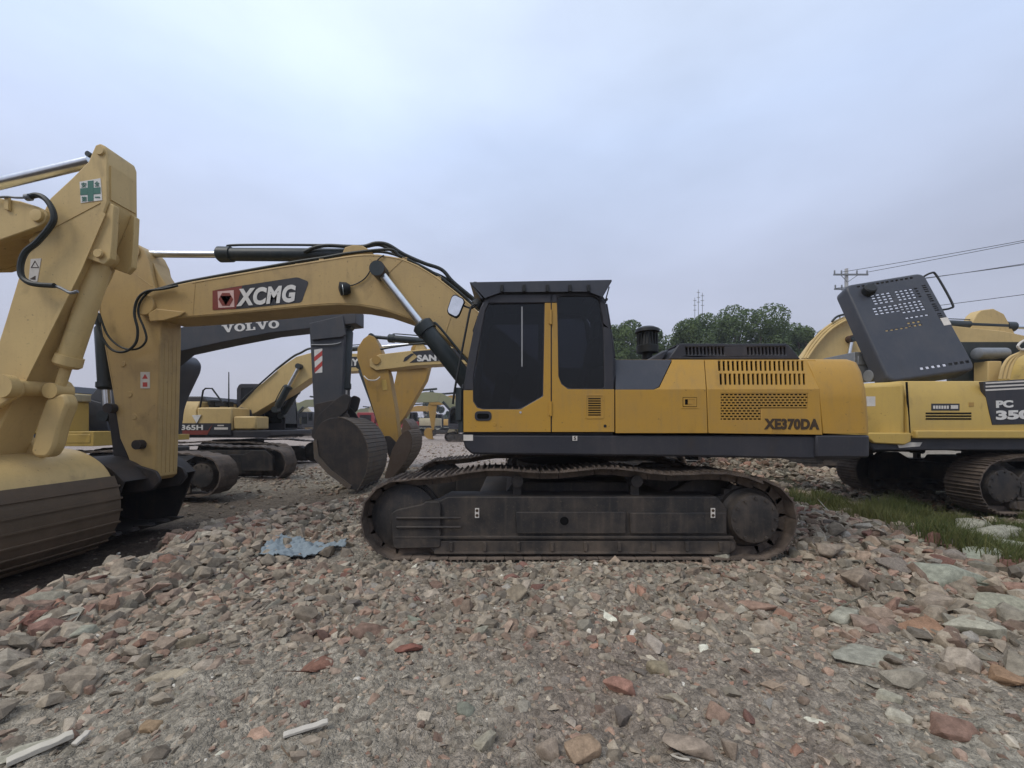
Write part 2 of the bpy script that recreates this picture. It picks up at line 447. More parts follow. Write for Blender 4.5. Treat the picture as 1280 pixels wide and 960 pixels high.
def side_bucket(rt, pts, y0, y1, mat, strips=6, name='bucket', world=True, teeth=5, back=None, strip_mat=None, wall=.035, side_mat=None, side_extra=(), strip_from=.3):
    """bucket from a side profile: pts = outer back curve from hinge to cutting edge; side plates close it, the mouth stays open"""
    m = MB(); n = len(pts); V2 = [Vector(p) for p in pts]; c = sum(V2, Vector((0, 0)))/n
    inn = [p+(c-p).normalized()*wall for p in V2]
    m.prism([tuple(p) for p in V2]+[tuple(p) for p in reversed(inn)], y0+.02, y1-.02)
    o = m.build(name, mat, rt, world=world)
    for a in (y0, y1-.03):
        s = MB(); s.prism([tuple(p) for p in V2]+list(side_extra), a, a+.03)
        s.build('side_plate', side_mat or mat, o, world=world, bevel=.008)
    w = MB()
    seg = [(V2[i], V2[i+1]) for i in range(n-1)]
    k0 = int(len(seg)*strip_from)
    for (p, q) in seg[k0:]:
        d = q-p; nn = Vector((-d.y, d.x)).normalized()
        if (p+nn-c).length < (p-c).length: nn = -nn
        w.prism([tuple(p+d*.06), tuple(q-d*.06), tuple(q-d*.06+nn*.022), tuple(p+d*.06+nn*.022)], y0-.012, y1+.012)
    w.build('wear_strip', strip_mat or mat, o, world=world, bevel=.004)
    p = V2[-1]; d = (V2[-1]-V2[-2]).normalized(); nn = Vector((-d.y, d.x))
    for k in range(teeth):
        yc = y0+.1+(y1-y0-.2)*k/(teeth-1)
        t = MB(); t.prism([tuple(p-d*.1-nn*.05), tuple(p-d*.1+nn*.05), tuple(p+d*.16+nn*.01), tuple(p+d*.16-nn*.01)], yc-.05, yc+.05)
        t.build('tooth', mat, o, world=world, bevel=.008)
    return o

def spline(pts, k=6):
    pts = [Vector(p) for p in pts]; q = []
    for i in range(len(pts)-1):
        p0 = pts[max(i-1, 0)]; p1 = pts[i]; p2 = pts[i+1]; p3 = pts[min(i+2, len(pts)-1)]
        for j in range(k):
            t = j/k
            q.append(.5*((2*p1)+(-p0+p2)*t+(2*p0-5*p1+4*p2-p3)*t*t+(-p0+3*p1-3*p2+p3)*t**3))
    q.append(pts[-1]); return [tuple(v) for v in q]

# generic upper structure in local coordinates, machine faces +X
def house(rt, ymat='body_yellow', dmat='charcoal', hood=True, cabin=True, tail=3.3, rail=True, toolbox=True, cab_x=(.15, 1.95), detail=True, cw_len=1.0, eng_end=-.03, rx=1.15, cz=0, slab_end=1.9, prof_=None):
    b = MB(); b.prism([(-tail+.25, 1.12), (slab_end-.15, 1.12), (slab_end, 1.2), (slab_end, 1.36), (-tail+.1, 1.36)], -1.46, 1.46); b.build('base_slab', dmat, rt, bevel=.02)
    # counterweight: plan outline extruded upwards
    cw = MB(); arc = []
    for k in range(13):
        a = PI/2+PI*k/12
        arc.append((-tail+rx+rx*math.cos(a), 1.5*math.sin(a)))
    plan = [(-tail+cw_len, 1.5)]+[q for q in arc[1:-1] if q[0] < -tail+cw_len-.01]+[(-tail+cw_len, -1.5)]
    M = Matrix(((1, 0, 0, 0), (0, 0, 1, 0), (0, 1, 0, 0), (0, 0, 0, 1)))
    cw.prism(plan, 1.18, 2.34, M); cw.build('counterweight', ymat, rt, bevel=.09, seg=4)
    en = MB(); en.prism([(-1.5, 1.365), (1.5, 1.365), (1.5, 2.05), (1.34, 2.36), (-1.34, 2.36), (-1.5, 2.05)], 0, 1,
                        Matrix(((0, eng_end+tail-cw_len-.012, 0, -tail+cw_len+.012), (1, 0, 0, 0), (0, 0, 1, 0), (0, 0, 0, 1))))
    e = en.build('engine_housing', ymat, rt, bevel=.02)
    if detail:
        for sy in (-1, 1):
            v = MB()
            for k in range(14): v.box(-tail+1.3+k*.07, -tail+1.34+k*.07, sy*1.5-.004, sy*1.5+.004, 1.72, 2.0)
            v.build('vent', 'dark_void', e)
    if hood:
        h = MB(); h.prism([(-tail+1.1, 2.362), (-.55, 2.362), (-.72, 2.56), (-tail+1.3, 2.56)], -1.0, 1.1); h.build('hood', dmat, rt, bevel=.04, seg=3)
    if toolbox:
        t = MB(); t.box(-.02, 1.0, -1.48, -.62, 1.365, 2.2); t.build('fuel_tank', ymat, rt, bevel=.03)
        t = MB(); t.box(1.02, 1.85, -1.48, -.75, 1.365, 1.85); t.build('tool_box', ymat, rt, bevel=.03)
    if rail:
        t = MB(); t.tube([(1.75, -1.4, 1.85), (1.75, -1.4, 2.55), (1.0, -1.4, 2.75), (.1, -1.4, 2.75), (.1, -1.4, 2.2)], .018, smooth=False)
        t.tube([(-.2, -1.3, 2.36), (-.2, -1.3, 2.95), (-1.2, -1.3, 2.95), (-1.2, -1.3, 2.36)], .018, smooth=False); t.build('handrail', 'rubber', rt)
    if cabin:
        a, b_ = cab_x
        prof = rnd([(a, 1.37), (b_, 1.37), (b_+.02, 1.9), (b_-.12, 2.9+cz), (b_-.35, 3.14+cz), (a+.1, 3.14+cz), (a, 2.95+cz)], [0, .05, .2, .15, .12, .12, 0])
        h1 = rnd([(a+.78, 1.62), (b_-.12, 1.62), (b_-.1, 1.95), (b_-.22, 2.85+cz), (b_-.4, 3.0+cz), (a+.78, 3.0+cz)], .07)
        h2 = rnd([(a+.12, 2.0), (a+.66, 2.0), (a+.66, 3.0+cz), (a+.16, 3.0+cz)], .07)
        c = cab(rt, prof, .5, 1.48, [h1, h2], dmat, front=lambda m: m.x > b_-.2 and 1.5 < m.y < 3.0)
        g = MB(); g.prism([(b_-.02, 1.6), (b_, 1.6), (b_-.08, 2.95), (b_-.16, 2.95)], .56, 1.42); g.build('windscreen', 'cab_glass', c)
        seat(c, a+.75, 1.0, 1.75, 1)
    for yy in (-.42, .36):
        bk = MB(); bk.prism([(-.3, 1.365), (.75, 1.365), (.55, 2.1), (.2, 2.2), (-.1, 1.9)], yy, yy+.06)
        bk.build('boom_bracket', dmat, rt, bevel=.01)
def undercarriage_fwd(rt, half, r, ynear, w, gauge, **k):
    """same, with the idlers at +X"""
    before = set(bpy.data.objects.keys())
    undercarriage(rt, -half, half, r, ynear, w, gauge, **k)
    done = set()
    for nme in set(bpy.data.objects.keys())-before:
        o = bpy.data.objects[nme]
        if o.type == 'MESH' and o.data.name not in done:
            done.add(o.data.name); o.data.transform(Matrix.Diagonal((-1, 1, 1, 1))); o.data.flip_normals()

GROUP = 'excavators parked in the yard'
# ================================================================ 1. the main excavator, facing left
D = 4.77
XC, YC = .77, D+1.595
mx = root('excavator', 'large mustard yellow excavator with charcoal cab top, side-on in the middle of the rubble', 'excavator', (XC, YC, 0), 0, GROUP)
undercarriage(mx, -1.76-XC, 3.30-XC, .485, D-YC, .6, 2.59, hump=.12, shoes=52, decal=True)
for o in children(mx):
    pass
# little white arrow plates on the near track frame
fr0 = [o for o in children(mx) if o.name.startswith('track_frame')][0]
for px in (596, 893):
    m = MB(); m.box(X(px-2.6, D), X(px+2.6, D), D+.030, D+.042, Z(648, D), Z(636, D)); pl = m.build('marker_plate', 'sticker', fr0, world=True)
    m = MB()
    for zc in (Z(639, D), Z(645, D)):
        m.lathe((X(px, D), D+.030, zc), (0, -1, 0), [(0, .018), (.002, .018)], 12)
    m.build('symbol', 'letter_dark', pl, world=True)

YF = D                       # near face of the upper body
YB = D+3.19
# --- base slab
m = MB(); m.prism(Q([(577, 543), (1082, 545), (1083, 571), (1060, 575), (860, 571), (590, 568), (581, 560)], YF+.03), YF+.03, YB-.03)
slab = m.build('base_slab', 'charcoal', mx, world=True, bevel=.025)
m = MB(); m.box(X(579, D), X(591, D), YF+.022, YF+.032, Z(551, D), Z(543.5, D)); pl = m.build('name_plate', 'sticker', slab, world=True)
m = MB()
m.box(X(716, D), X(722, D), YF+.022, YF+.032, Z(551, D), Z(545, D)); pl = m.build('lift_mark', 'sticker', slab, world=True)
lettering('5', (X(717.4, D), YF+.020, Z(550, D)), .028, .04, 'letter_dark', pl, name='symbol', bold=.02)

# --- inner core of the engine bay (dark)
zs, zt = Z(487, D), 2.35     # side shoulder height and top height
IN = .16                     # how far the shoulder leans in
sx0 = X(769, D)
core = MB()
prof = [(YF+.06, Z(542, D)), (YB-.06, Z(542, D)), (YB-.06, zs), (YB-IN-.06, zt-.05), (YF+IN+.06, zt-.05), (YF+.06, zs)]
core.prism(prof, sx0+.02, X(1040, D), Matrix(((0, 1, 0, 0), (1, 0, 0, 0), (0, 0, 1, 0), (0, 0, 0, 1))))
eng = core.build('engine_bay', 'dark_void', mx, world=True)
# side panels: lower vertical part and leaning upper part
L2 = math.hypot(IN, zt-zs)
Mlow = planeM((0, YF, 0), (1, 0, 0), (0, 0, 1))
Mup = planeM((0, YF, zs), (1, 0, 0), (0, IN, zt-zs))
Mtop = planeM((0, YF+IN, zt), (1, 0, 0), (0, 1, 0))
def lowp(pts): return [(X(a, D), Z(b, D)) for a, b in pts]
def upx(px, py):             # px position on the leaning plane
    t = (487-py)/(487-450.)*1.0
    Yq = YF+IN*t
    return (X(px, Yq), L2*t)
def upp(pts): return [upx(a, b) for a, b in pts]
def panel(name, mat, lowpts, uppts, holes_up=(), holes_low=(), top=None, th=.022):
    m = MB()
    if lowpts: m.prism([lowp(lowpts)]+[lowp(h) for h in holes_low], 0, th, Mlow)
    if uppts: m.prism([upp(uppts)]+[upp(h) for h in holes_up], 0, th, Mup)
    if top: m.prism([(X(top[0], D+IN), 0), (X(top[1], D+IN), 0), (X(top[1], D+IN), top[2]), (X(top[0], D+IN), top[2])], 0, th, Mtop)
    return m.build(name, mat, mx, world=True, bevel=.004)
A = panel('side_door', 'body_yellow', [(769.5, 541.5), (884.6, 541.5), (882.8, 487), (769.5, 487)],
          [(817, 487), (882.8, 487), (880, 450), (841, 450), (824.5, 484)], top=(769.5, 881, 1.0))
A2 = panel('shoulder_panel', 'slate', None, [(769.5, 487), (816.6, 487), (823.8, 483.6), (839.8, 450), (769.5, 450)])
slots = []
for r_, (ya, yb, xs) in enumerate(((451.5, 464, 897.5), (467.5, 481, 899.5))):
    for k in range(19):
        x0 = xs+k*5.78
        slots.append([(x0, ya), (x0+2.9, ya), (x0+3.5, yb), (x0+.6, yb)])
L0 = [(885.6, 541.5), (1028.2, 543.5), (1024, 487), (883.8, 487)]
grill = [(901, 491.5), (1010, 491.5), (1010, 510.5), (951.5, 510.5), (951.5, 525.5), (901, 525.5)]
B = panel('vented_side_door', 'body_yellow', L0, [(883.8, 487), (1024, 487), (1020, 450), (881, 450)], holes_up=slots, holes_low=[grill], top=(882, 1019, 1.0))
g = MB()                     # brick pattern grille
y = 491.5; row = 0
while y < 525.6:
    xe = 1010 if y < 510.6 else 951.5
    g.box(X(901, D), X(xe, D), YF+.004, YF+.014, Z(y+.8, D), Z(y-.8, D))
    x = 901+(2.7 if row % 2 else 0)
    while x <= xe:
        if y+3.4 <= (510.6 if x > 951.5 else 525.6): g.box(X(x-.75, D), X(x+.75, D), YF+.005, YF+.013, Z(y+3.4, D), Z(y, D))
        x += 5.4
    y += 3.4; row += 1
g.build('grille', 'body_yellow', B, world=True)
me = lettering('XE370DA', (X(955, D), YF-.003, Z(537, D)), X(1024, D)-X(955, D), Z(523, D)-Z(537, D), 'letter_dark', B, bold=.055, depth=.004, spacing=1.08, ang=R(-.3))
# door latch of the first side door
m = MB(); m.prism([lowp([(854, 497), (870.5, 497), (870.5, 508), (854, 508)]), lowp([(856, 499), (868.5, 499), (868.5, 506), (856, 506)])], -.004, .004, Mlow)
m.box(X(860, D), X(866, D), YF-.006, YF+.002, Z(505, D), Z(500, D))
m.box(X(852, D), X(873, D), YF-.004, YF+.001, Z(510.4, D), Z(509.6, D)); m.build('latch', 'body_yellow', A, world=True)
m = MB(); m.prism([lowp([(853.4, 496.4), (871.1, 496.4), (871.1, 508.6), (853.4, 508.6)]), lowp([(854.1, 497.1), (870.4, 497.1), (870.4, 507.9), (854.1, 507.9)])], -.001, .004, Mlow); m.box(X(856.2, D), X(859.6, D), YF-.002, YF+.001, Z(505.8, D), Z(499.2, D)); m.build('latch_recess', 'dark_void', A, world=True)
# --- counterweight
cw = MB()
cwp = [(0, 541.5), (0, 0)]
plan = []
x_l, x_r = X(1020, D), X(1080, D)
N_ = 14
def cwplan(x_r_, inset):
    x_r_ = x_r_*(YF+.14+inset)/YF
    pts = [(x_l, YF+inset), (x_r_-.14, YF+inset)]
    for k in range(1, 8):
        a = R(-90+90*k/8); pts.append((x_r_-.14+.14*math.cos(a), YF+inset+.14+.14*math.sin(a)))
    pts += [(x_r_+.05, YF+inset+.5), (x_r_+.17, (YF+YB)/2), (x_r_+.05, YB-inset-.5)]
    for k in range(1, 8):
        a = R(90*k/8); pts.append((x_r_-.14+.14*math.cos(a), YB-inset-.14+.14*math.sin(a)))
    pts += [(x_r_-.14, YB-inset), (x_l, YB-inset)]
    return pts
levels = [(Z(573, D), X(1081, D), .0), (Z(543, D), X(1081.5, D), .0)]
def loftz(levels, bm):
    rings = []
    for z, xr, ins in levels: rings.append([bm.verts.new((p[0], p[1], z)) for p in cwplan(xr, ins)])
    n = len(rings[0]); fs = [bm.faces.new(rings[0]), bm.faces.new(list(reversed(rings[-1])))]
    for a, b in zip(rings, rings[1:]):
        for i in range(n): fs.append(bm.faces.new((a[i], a[(i+1) % n], b[(i+1) % n], b[i])))
    bmesh.ops.recalc_face_normals(bm, faces=fs)
m = MB(); loftz([(Z(542, D), X(1081, D), .0), (Z(500, D), X(1078.5, D), 0), (zs, X(1077, D), .0), (2.20, X(1072, D), .085), (2.32, X(1066, D), .14), (zt+.01, X(1056, D), .19)], m.bm)
for v in m.bm.verts:         # the front joint line leans like the door edge
    if v.co.x < x_l+.001: v.co.x = X(1029.4, D)-(v.co.z-Z(543, D))*.095
cwo = m.build('counterweight', 'body_yellow', mx, world=True, bevel=.012)
m = MB(); loftz([(Z(572, D), X(1081.5, D), .0), (Z(544, D), X(1081.5, D), .0)], m.bm)
m.build('lower_counterweight', 'charcoal', mx, world=True, bevel=.02)
# lifting eyes on the counterweight
# --- hood with slots
hy0, hy1 = 5.35, 7.3
def hq(pts): return [(X(a, hy0), Z(b, hy0)) for a, b in pts]
hh = []
for (a, b) in ((857, 907), (934, 984)):
    n = 11
    for k in range(n):
        x = a+(b-a)*k/n; hh.append([(x, 434), (x+2.4, 434), (x+3.2, 443.5), (x+.8, 443.5)])
m = MB(); m.prism([hq([(836, 449), (848, 431), (986, 431), (1001, 449)])]+[hq(h) for h in hh], hy0, hy0+.05)
m.prism(hq([(838, 449), (849, 431.8), (985, 431.8), (1000, 449)]), hy0+.12, hy1)
ztop = Z(431, hy0)
m.prism([(X(849, hy0), hy0+.02), (X(985, hy0), hy0+.02), (X(985, hy0), hy1), (X(849, hy0), hy1)], ztop-.002, ztop+.02, Matrix(((1, 0, 0, 0), (0, 0, 1, 0), (0, 1, 0, 0), (0, 0, 0, 1))))
m.build('hood', 'charcoal', mx, world=True, bevel=.012)
m = MB(); m.prism(hq([(812, 449), (838, 434), (846, 433), (836, 449)]), hy0+.25, hy1-.5); m.build('hood_ramp', 'slate', mx, world=True, bevel=.02)
m = MB()
for yy in (hy1-.02,): m.box(sx0+.1, X(1030, D), YF+IN+.02, YB-IN-.02, zt-.04, zt-.01)
m.build('deck_plate', 'charcoal', mx, world=True)
# --- air pre-cleaner
py_ = 5.9
cx_ = X(809, py_)
def zz(p): return Z(p, py_)
s_ = 5.9/520
m = MB(); m.lathe((cx_, py_, zz(449)), (0, 0, 1), [(0, 6*s_), (zz(443)-zz(449), 6*s_), (zz(441)-zz(449), 13*s_), (zz(433)-zz(449), 13.5*s_), (zz(432)-zz(449), 12*s_), (zz(424)-zz(449), 10.5*s_),
    (zz(416)-zz(449), 9.5*s_), (zz(415.5)-zz(449), 15*s_), (zz(412)-zz(449), 14.5*s_), (zz(409)-zz(449), 9*s_), (zz(408)-zz(449), 1.5*s_)], 28)
for k in range(18):
    a = 2*PI*k/18; m.box(-.006, .006, -.02, .02, zz(432), zz(417), Matrix.Translation((cx_+11*s_*math.cos(a), py_+11*s_*math.sin(a), 0)) @ Matrix.Rotation(a+PI/2, 4, 'Z'))
m.build('air_precleaner', 'rubber', mx, world=True)
m = MB(); m.cyl((X(935, 6.9), 6.9, 2.3), (X(935, 6.9), 6.9, 2.62), .07); m.build('exhaust_pipe', 'rust', mx, world=True)

# --- cab
CY0, CY1 = D+.02, D+1.06
cq = lambda pts: Q(pts, CY0)
outline = [(579, 540.5), (580, 480), (586, 442), (592, 412), (600, 385), (606, 373), (614, 367), (627, 364), (735, 364), (750, 367), (757, 378), (762.5, 410), (767.5, 447), (768.3, 540.5)]
W1 = [(611.5, 380), (680, 379), (678, 495), (650, 511), (604, 511), (597, 509), (592, 501), (592, 470), (600, 425), (607, 388)]
W2 = [(700, 370.5), (744, 370.5), (749.5, 377), (754, 412), (755.5, 485.5), (710, 485.5), (702, 479.5), (698.5, 470), (697.5, 405), (697, 374)]
W1r = rnd(cq(W1), [.02, .02, .03, .05, .05, .04, .03, .02, .02, .04], 3); W2r = rnd(cq(W2), .04, 3)
cb = cab(mx, cq(outline), CY0, CY1, [W1r, W2r], world=True, gl='cab_glass',
         front=lambda q: q.x < X(610, CY0) and Z(500, D) < q.y < Z(372, D))
# door skin: dark upper half, yellow lower half
def skin(name, mat, pts, holes=(), th=.012, off=0, parent=cb, r=0):
    m = MB(); m.prism([rnd(Q(pts, CY0), r) if r else Q(pts, CY0)]+[Q(h, CY0) for h in holes], CY0-.014-off, CY0-.014-off+th)
    return m.build(name, mat, parent, world=True, bevel=.003)
door = skin('door', 'body_yellow', [(579.5, 488), (591.3, 488), (591.3, 501.5), (596.4, 509.8), (604, 512), (650.5, 512), (679, 495.6), (681, 379), (688.3, 379), (688.3, 540), (579.5, 540)])
skin('door_frame', 'charcoal', [(581, 487.3), (587, 442), (593, 412), (601, 386), (607, 375), (615, 369), (688.3, 368.5), (688.3, 378.3), (611, 378.9), (606.3, 388), (599.3, 425), (591.3, 470), (591.3, 487.3)], parent=door)
skin('rear_panel', 'body_yellow', [(689.8, 379), (696, 379), (696.8, 405), (697.8, 470.5), (701.4, 480.2), (709.8, 486.6), (755.8, 486.8), (767.6, 486.8), (767.6, 540), (689.8, 540)])
skin('rear_frame', 'charcoal', [(689.8, 368.5), (695.6, 368.5), (695.6, 378.3), (689.8, 378.3)])
for yy in (397, 511):        # hinges
    m = MB(); m.cyl((X(688.6, CY0), CY0-.02, Z(yy+9, CY0)), (X(688.6, CY0), CY0-.02, Z(yy-9, CY0)), .013, n=10)
    m.box(X(685.5, CY0), X(688.6, CY0), CY0-.024, CY0-.012, Z(yy+8, CY0), Z(yy-8, CY0)); m.build('hinge', 'body_yellow', door, world=True)
m = MB(); m.prism(rnd(cq([(593.5, 514), (614.5, 514), (614.5, 526), (593.5, 526)]), .05, 6), CY0-.022, CY0-.010); h_ = m.build('door_handle', 'charcoal', door, world=True, bevel=.003)
m = MB(); m.prism(rnd(cq([(596.5, 517), (611.5, 517), (611.5, 523.5), (596.5, 523.5)]), .03, 5), CY0-.026, CY0-.018); m.build('grip', 'dark_void', h_, world=True, bevel=.003)
m = MB(); m.lathe((X(650.5, CY0), CY0-.012, Z(515.5, CY0)), (0, -1, 0), [(0, .014), (.01, .013)], 12); m.build('lock', 'chrome', door, world=True)
m = MB(); m.lathe((X(618.5, CY0), CY0-.012, Z(530.5, CY0)), (0, -1, 0), [(0, .022), (.006, .02)], 14); m.build('cap', 'body_yellow', door, world=True)
m = MB(); m.box(X(651.8, CY0), X(653.2, CY0), CY0+.008, CY0+.016, Z(458, CY0), Z(383, CY0)); m.build('window_bar', 'bar_grey', cb, world=True)
m = MB()
m.prism([rnd(cq([(731, 493), (754.5, 493), (754.5, 523.5), (731, 523.5)]), .03, 4), rnd(cq([(733, 495), (752.5, 495), (752.5, 521.5), (733, 521.5)]), .02, 4)], CY0-.019, CY0-.012)
vn = m.build('vent', 'body_yellow', cb, world=True, bevel=.002)
m = MB()
for k in range(8): m.box(X(735, CY0), X(750.5, CY0), CY0-.0165, CY0-.0135, Z(499.1+k*2.9, CY0), Z(497.7+k*2.9, CY0))
m.build('louvre', 'dark_void', vn, world=True)
m = MB(); m.lathe((X(756, CY0), CY0-.012, Z(532.5, CY0)), (0, -1, 0), [(0, .018), (.006, .017)], 14); m.build('lock', 'rubber', cb, world=True)
seat(cb, X(705, CY0+.5), CY0+.52, Z(500, CY0+.5), -1, world=True)
m = MB(); m.box(X(625, CY0+.4), X(770, CY0), CY0+.06, CY1-.06, Z(541, CY0), Z(520, CY0))
m.prism(Q([(612, 520), (622, 470), (632, 466), (640, 472), (636, 520)], CY0+.4), CY0+.15, CY0+.85)
m.prism(Q([(730, 520), (735, 462), (765, 455), (768, 520)], CY0+.2), CY0+.1, CY1-.1)
m.build('console', 'seat_fabric', cb, world=True, bevel=.02)
m = MB(); m.tube([(X(640, CY0+.3), CY0+.3, Z(480, CY0+.3)), (X(650, CY0+.3), CY0+.3, Z(455, CY0+.3))], .018); m.tube([(X(640, CY0+.3), CY0+.7, Z(480, CY0+.3)), (X(650, CY0+.3), CY0+.7, Z(455, CY0+.3))], .018)
m.build('control_lever', 'rubber', cb, world=True)
m = MB(); m.prism(Q([(592, 412), (601, 386), (612, 368), (610, 368), (599, 386), (590, 412)], CY0), CY0+.06, CY1-.06); m.build('windscreen', 'cab_glass', cb, world=True)
# roof guard tray
m = MB()
m.prism(Q([(587, 353), (764.5, 350), (765, 351.2), (753, 372), (750, 372), (761, 352.6), (589.5, 355), (604, 373), (601, 373)], D-.02), D-.02, CY1+.1)
for yy in (D-.03, CY1+.1): m.prism(Q([(587, 353), (764.5, 350), (752, 371.5), (735, 365), (627, 365.5), (606, 373)], D-.02), yy, yy+.012)
for k in range(6): m.box(X(592+k*33, D), X(592+k*33+.8, D)+.03, D, CY1+.1, Z(353, D), Z(352, D))
rg = m.build('roof_guard', 'slate', cb, world=True, bevel=.003)
m = MB()
for px in (627.5, 655, 684, 712, 735):
    m.box(X(px-2, D), X(px+2, D), D-.055, D-.03, Z(366, D), Z(357.5, D))
m.build('guard_bracket', 'rubber', rg, world=True, bevel=.004)
m = MB(); m.tube([(X(757, D), D, Z(375, D)), (X(762, D), D+.02, Z(358, D))], .007); m.lathe((X(757.5, D), D-.01, Z(375, D)), (0, -1, 0), [(0, .018), (.02, .016)], 10); m.build('work_light', 'rubber', cb, world=True)
m = MB(); m.cyl((X(600, D), D+.15, Z(374, D)), (X(594, D), D+.15, Z(379, D)), .07, .085); m.cyl((X(600, D), D+.85, Z(374, D)), (X(594, D), D+.85, Z(379, D)), .07, .085); m.build('cab_light', 'rubber', cb, world=True)
# mirror and its arm
m = MB(); mq = [(568.5, 367.5), (579.5, 373), (581, 377), (574, 394), (570, 397.5), (560, 392.5), (558.5, 388), (564.5, 370)]
m.prism(rnd(Q(mq, D+.05), .02), D+.05, D+.10)
m.tube([P(575, 380, D+.09), P(590, 385, D+.08), P(599, 375, D+.1)], .012)
mr = m.build('mirror', 'rubber', cb, world=True, bevel=.004)
m = MB(); m.prism(rnd(scale_poly(Q(mq, D+.05), .88), .02), D+.044, D+.048); m.build('mirror_glass', 'mirror_face', mr, world=True)
m = MB(); m.tube([P(597, 380, D+.02), P(589, 384, D+.02), P(583, 410, D+.02), P(570, 478, D+.02), P(566, 505, D+.05)], .013)
m.build('grab_rail', 'rubber', cb, world=True)
m = MB(); m.box(X(569, D+.02), X(577, D+.02), D+.03, D+.6, Z(526, D), Z(484, D)); m.box(X(572, D), X(579, D), D+.05, D+1.0, Z(541, D), Z(520, D)); m.build('step_guard', 'cyl_dark', cb, world=True, bevel=.01)

# right-hand boxes beyond the boom
m = MB(); m.box(X(700, D), X(800, D), 6.95, YB-.05, 1.36, 2.25); m.build('fuel_tank', 'body_yellow', mx, world=True, bevel=.03)
m = MB(); m.box(X(600, D)+.1, X(690, D), 6.95, YB-.05, 1.36, 1.85); m.build('tool_box', 'body_yellow', mx, world=True, bevel=.03)
m = MB()
for yy in (5.98, 6.68):
    m = MB(); m.prism(Q([(640, 545), (760, 545), (725, 497), (700, 488), (672, 500)], 5.98), yy, yy+.07)
    m.build('boom_bracket', 'charcoal', mx, world=True, bevel=.01)

# --- boom
BY0, BY1 = 6.07, 6.56
top_ = [(178, 368), (196, 361), (240, 351.5), (330, 336), (395, 325.5), (430, 320), (450, 317.5), (472, 317.5), (500, 322), (522, 331), (545, 345), (572, 366), (600, 391), (640, 424), (672, 452), (705, 490)]
bot_ = [(708, 505), (694, 515), (676, 512), (630, 488), (596, 459), (572, 436), (545, 415), (515, 400), (480, 388), (450, 382.5), (425, 381), (390, 383), (330, 389), (270, 394.5), (222, 398), (198, 399), (178, 394), (170, 385), (170, 374)]
bp = Q(top_+bot_, BY0)
m = MB(); m.prism(bp, BY0, BY1)
pin_boss(m, (X(182, BY0), (BY0+BY1)/2, Z(382, BY0)), .15, .28); 
pin_boss(m, (X(692, BY0), (BY0+BY1)/2, Z(502, BY0)), .15, .33)
boom = m.build('boom', 'boom_yellow', mx, world=True, bevel=.012)
for yy in (6.14, 6.5):
    m = MB(); m.prism(Q([(428, 322), (433, 311), (443, 308), (455, 309), (466, 316), (470, 321)], 6.2), yy, yy+.1)
    m.build('cylinder_bracket', 'boom_yellow', boom, world=True, bevel=.012)
m = MB(); m.prism(Q([(186, 392), (196, 386), (232, 390), (226, 395), (205, 401), (188, 402)], BY0-.02), BY0-.035, BY0-.001)
m.build('tip_plate', 'boom_yellow', boom, world=True, bevel=.01)
m = MB()                     # weld beads along the flanges and across the bend
def inset_line(pts, dy): return [P(a, b+dy, BY0-.001) for a, b in pts]
m.tube(inset_line(top_[2:15], 2.2), .006, 5); m.tube(inset_line(bot_[5:16], -2.4), .006, 5)
m.tube([P(503, 325, BY0-.001), P(487, 340, BY0-.001), P(483, 346, BY0-.001)], .006, 5, smooth=False); m.tube([P(572, 370, BY0-.001), P(556, 419, BY0-.001)], .006, 5, smooth=False)
m.tube([P(244, 353, BY0-.001), P(241, 394, BY0-.001)], .005, 5, smooth=False)
m.build('weld_bead', 'boom_yellow', boom, world=True)
# decal
m = MB(); m.prism(rnd(Q([(267, 363), (303, 357), (372, 346.5), (386, 352), (377, 378), (300, 386), (271, 387)], BY0), .04), BY0-.004, BY0+.002); dc = m.build('decal', 'decal_dark', boom, world=True)
m = MB(); m.prism(Q([(266, 363.5), (303, 357.5), (295, 386), (266, 387.5)], BY0), BY0-.006, BY0-.0035); m.build('decal_end', 'decal_maroon', dc, world=True)
m = MB(); m.prism(Q([(272.5, 364.5), (292.5, 363), (293.5, 384), (273.5, 385)], BY0), BY0-.010, BY0-.0055); pl = m.build('emblem', 'sticker_pink', dc, world=True)
def hexa(cx, cy, r, Y_, k=6, ph=0, sx=1): return [(X(cx+sx*r*math.cos(2*PI*i/k+ph), Y_), Z(cy-r*math.sin(2*PI*i/k+ph), Y_)) for i in range(k)]
m = MB(); m.prism([hexa(283, 374.5, 9.2, BY0, 6, R(0)), hexa(283, 374.2, 8, BY0, 3, R(-90))], BY0-.013, BY0-.009)
m.build('emblem_mark', 'decal_maroon', dc, world=True)
lettering('XCMG', (X(296, BY0), BY0-.009, Z(383.5, BY0)), X(372, BY0)-X(296, BY0), .255, 'white_paint', dc, ang=R(4.5), bold=.048, shear=.25, depth=.006, spacing=1.1)
# work lamp on the boom with its lead
m = MB(); m.lathe(P(438, 361, BY0-.04), (-1, -.4, -.12), [(0, .06), (.05, .09), (.14, .095), (.16, .02)], 16); wl = m.build('work_lamp', 'rubber', boom, world=True)
m = MB(); m.lathe(P(429, 362, BY0-.11), (-1, -.4, -.12), [(0, .08), (.01, .075)], 16); m.build('lens', 'lamp_lens', wl, world=True)
m = MB(); m.tube([P(433, 358, BY0-.02), P(445, 355, BY0-.02), P(457, 347, BY0-.02), P(466, 333, BY0-.02), P(474, 323, BY0-.02), P(480, 319, BY0-.02)], .009); m.build('lamp_cable', 'rubber', boom, world=True)
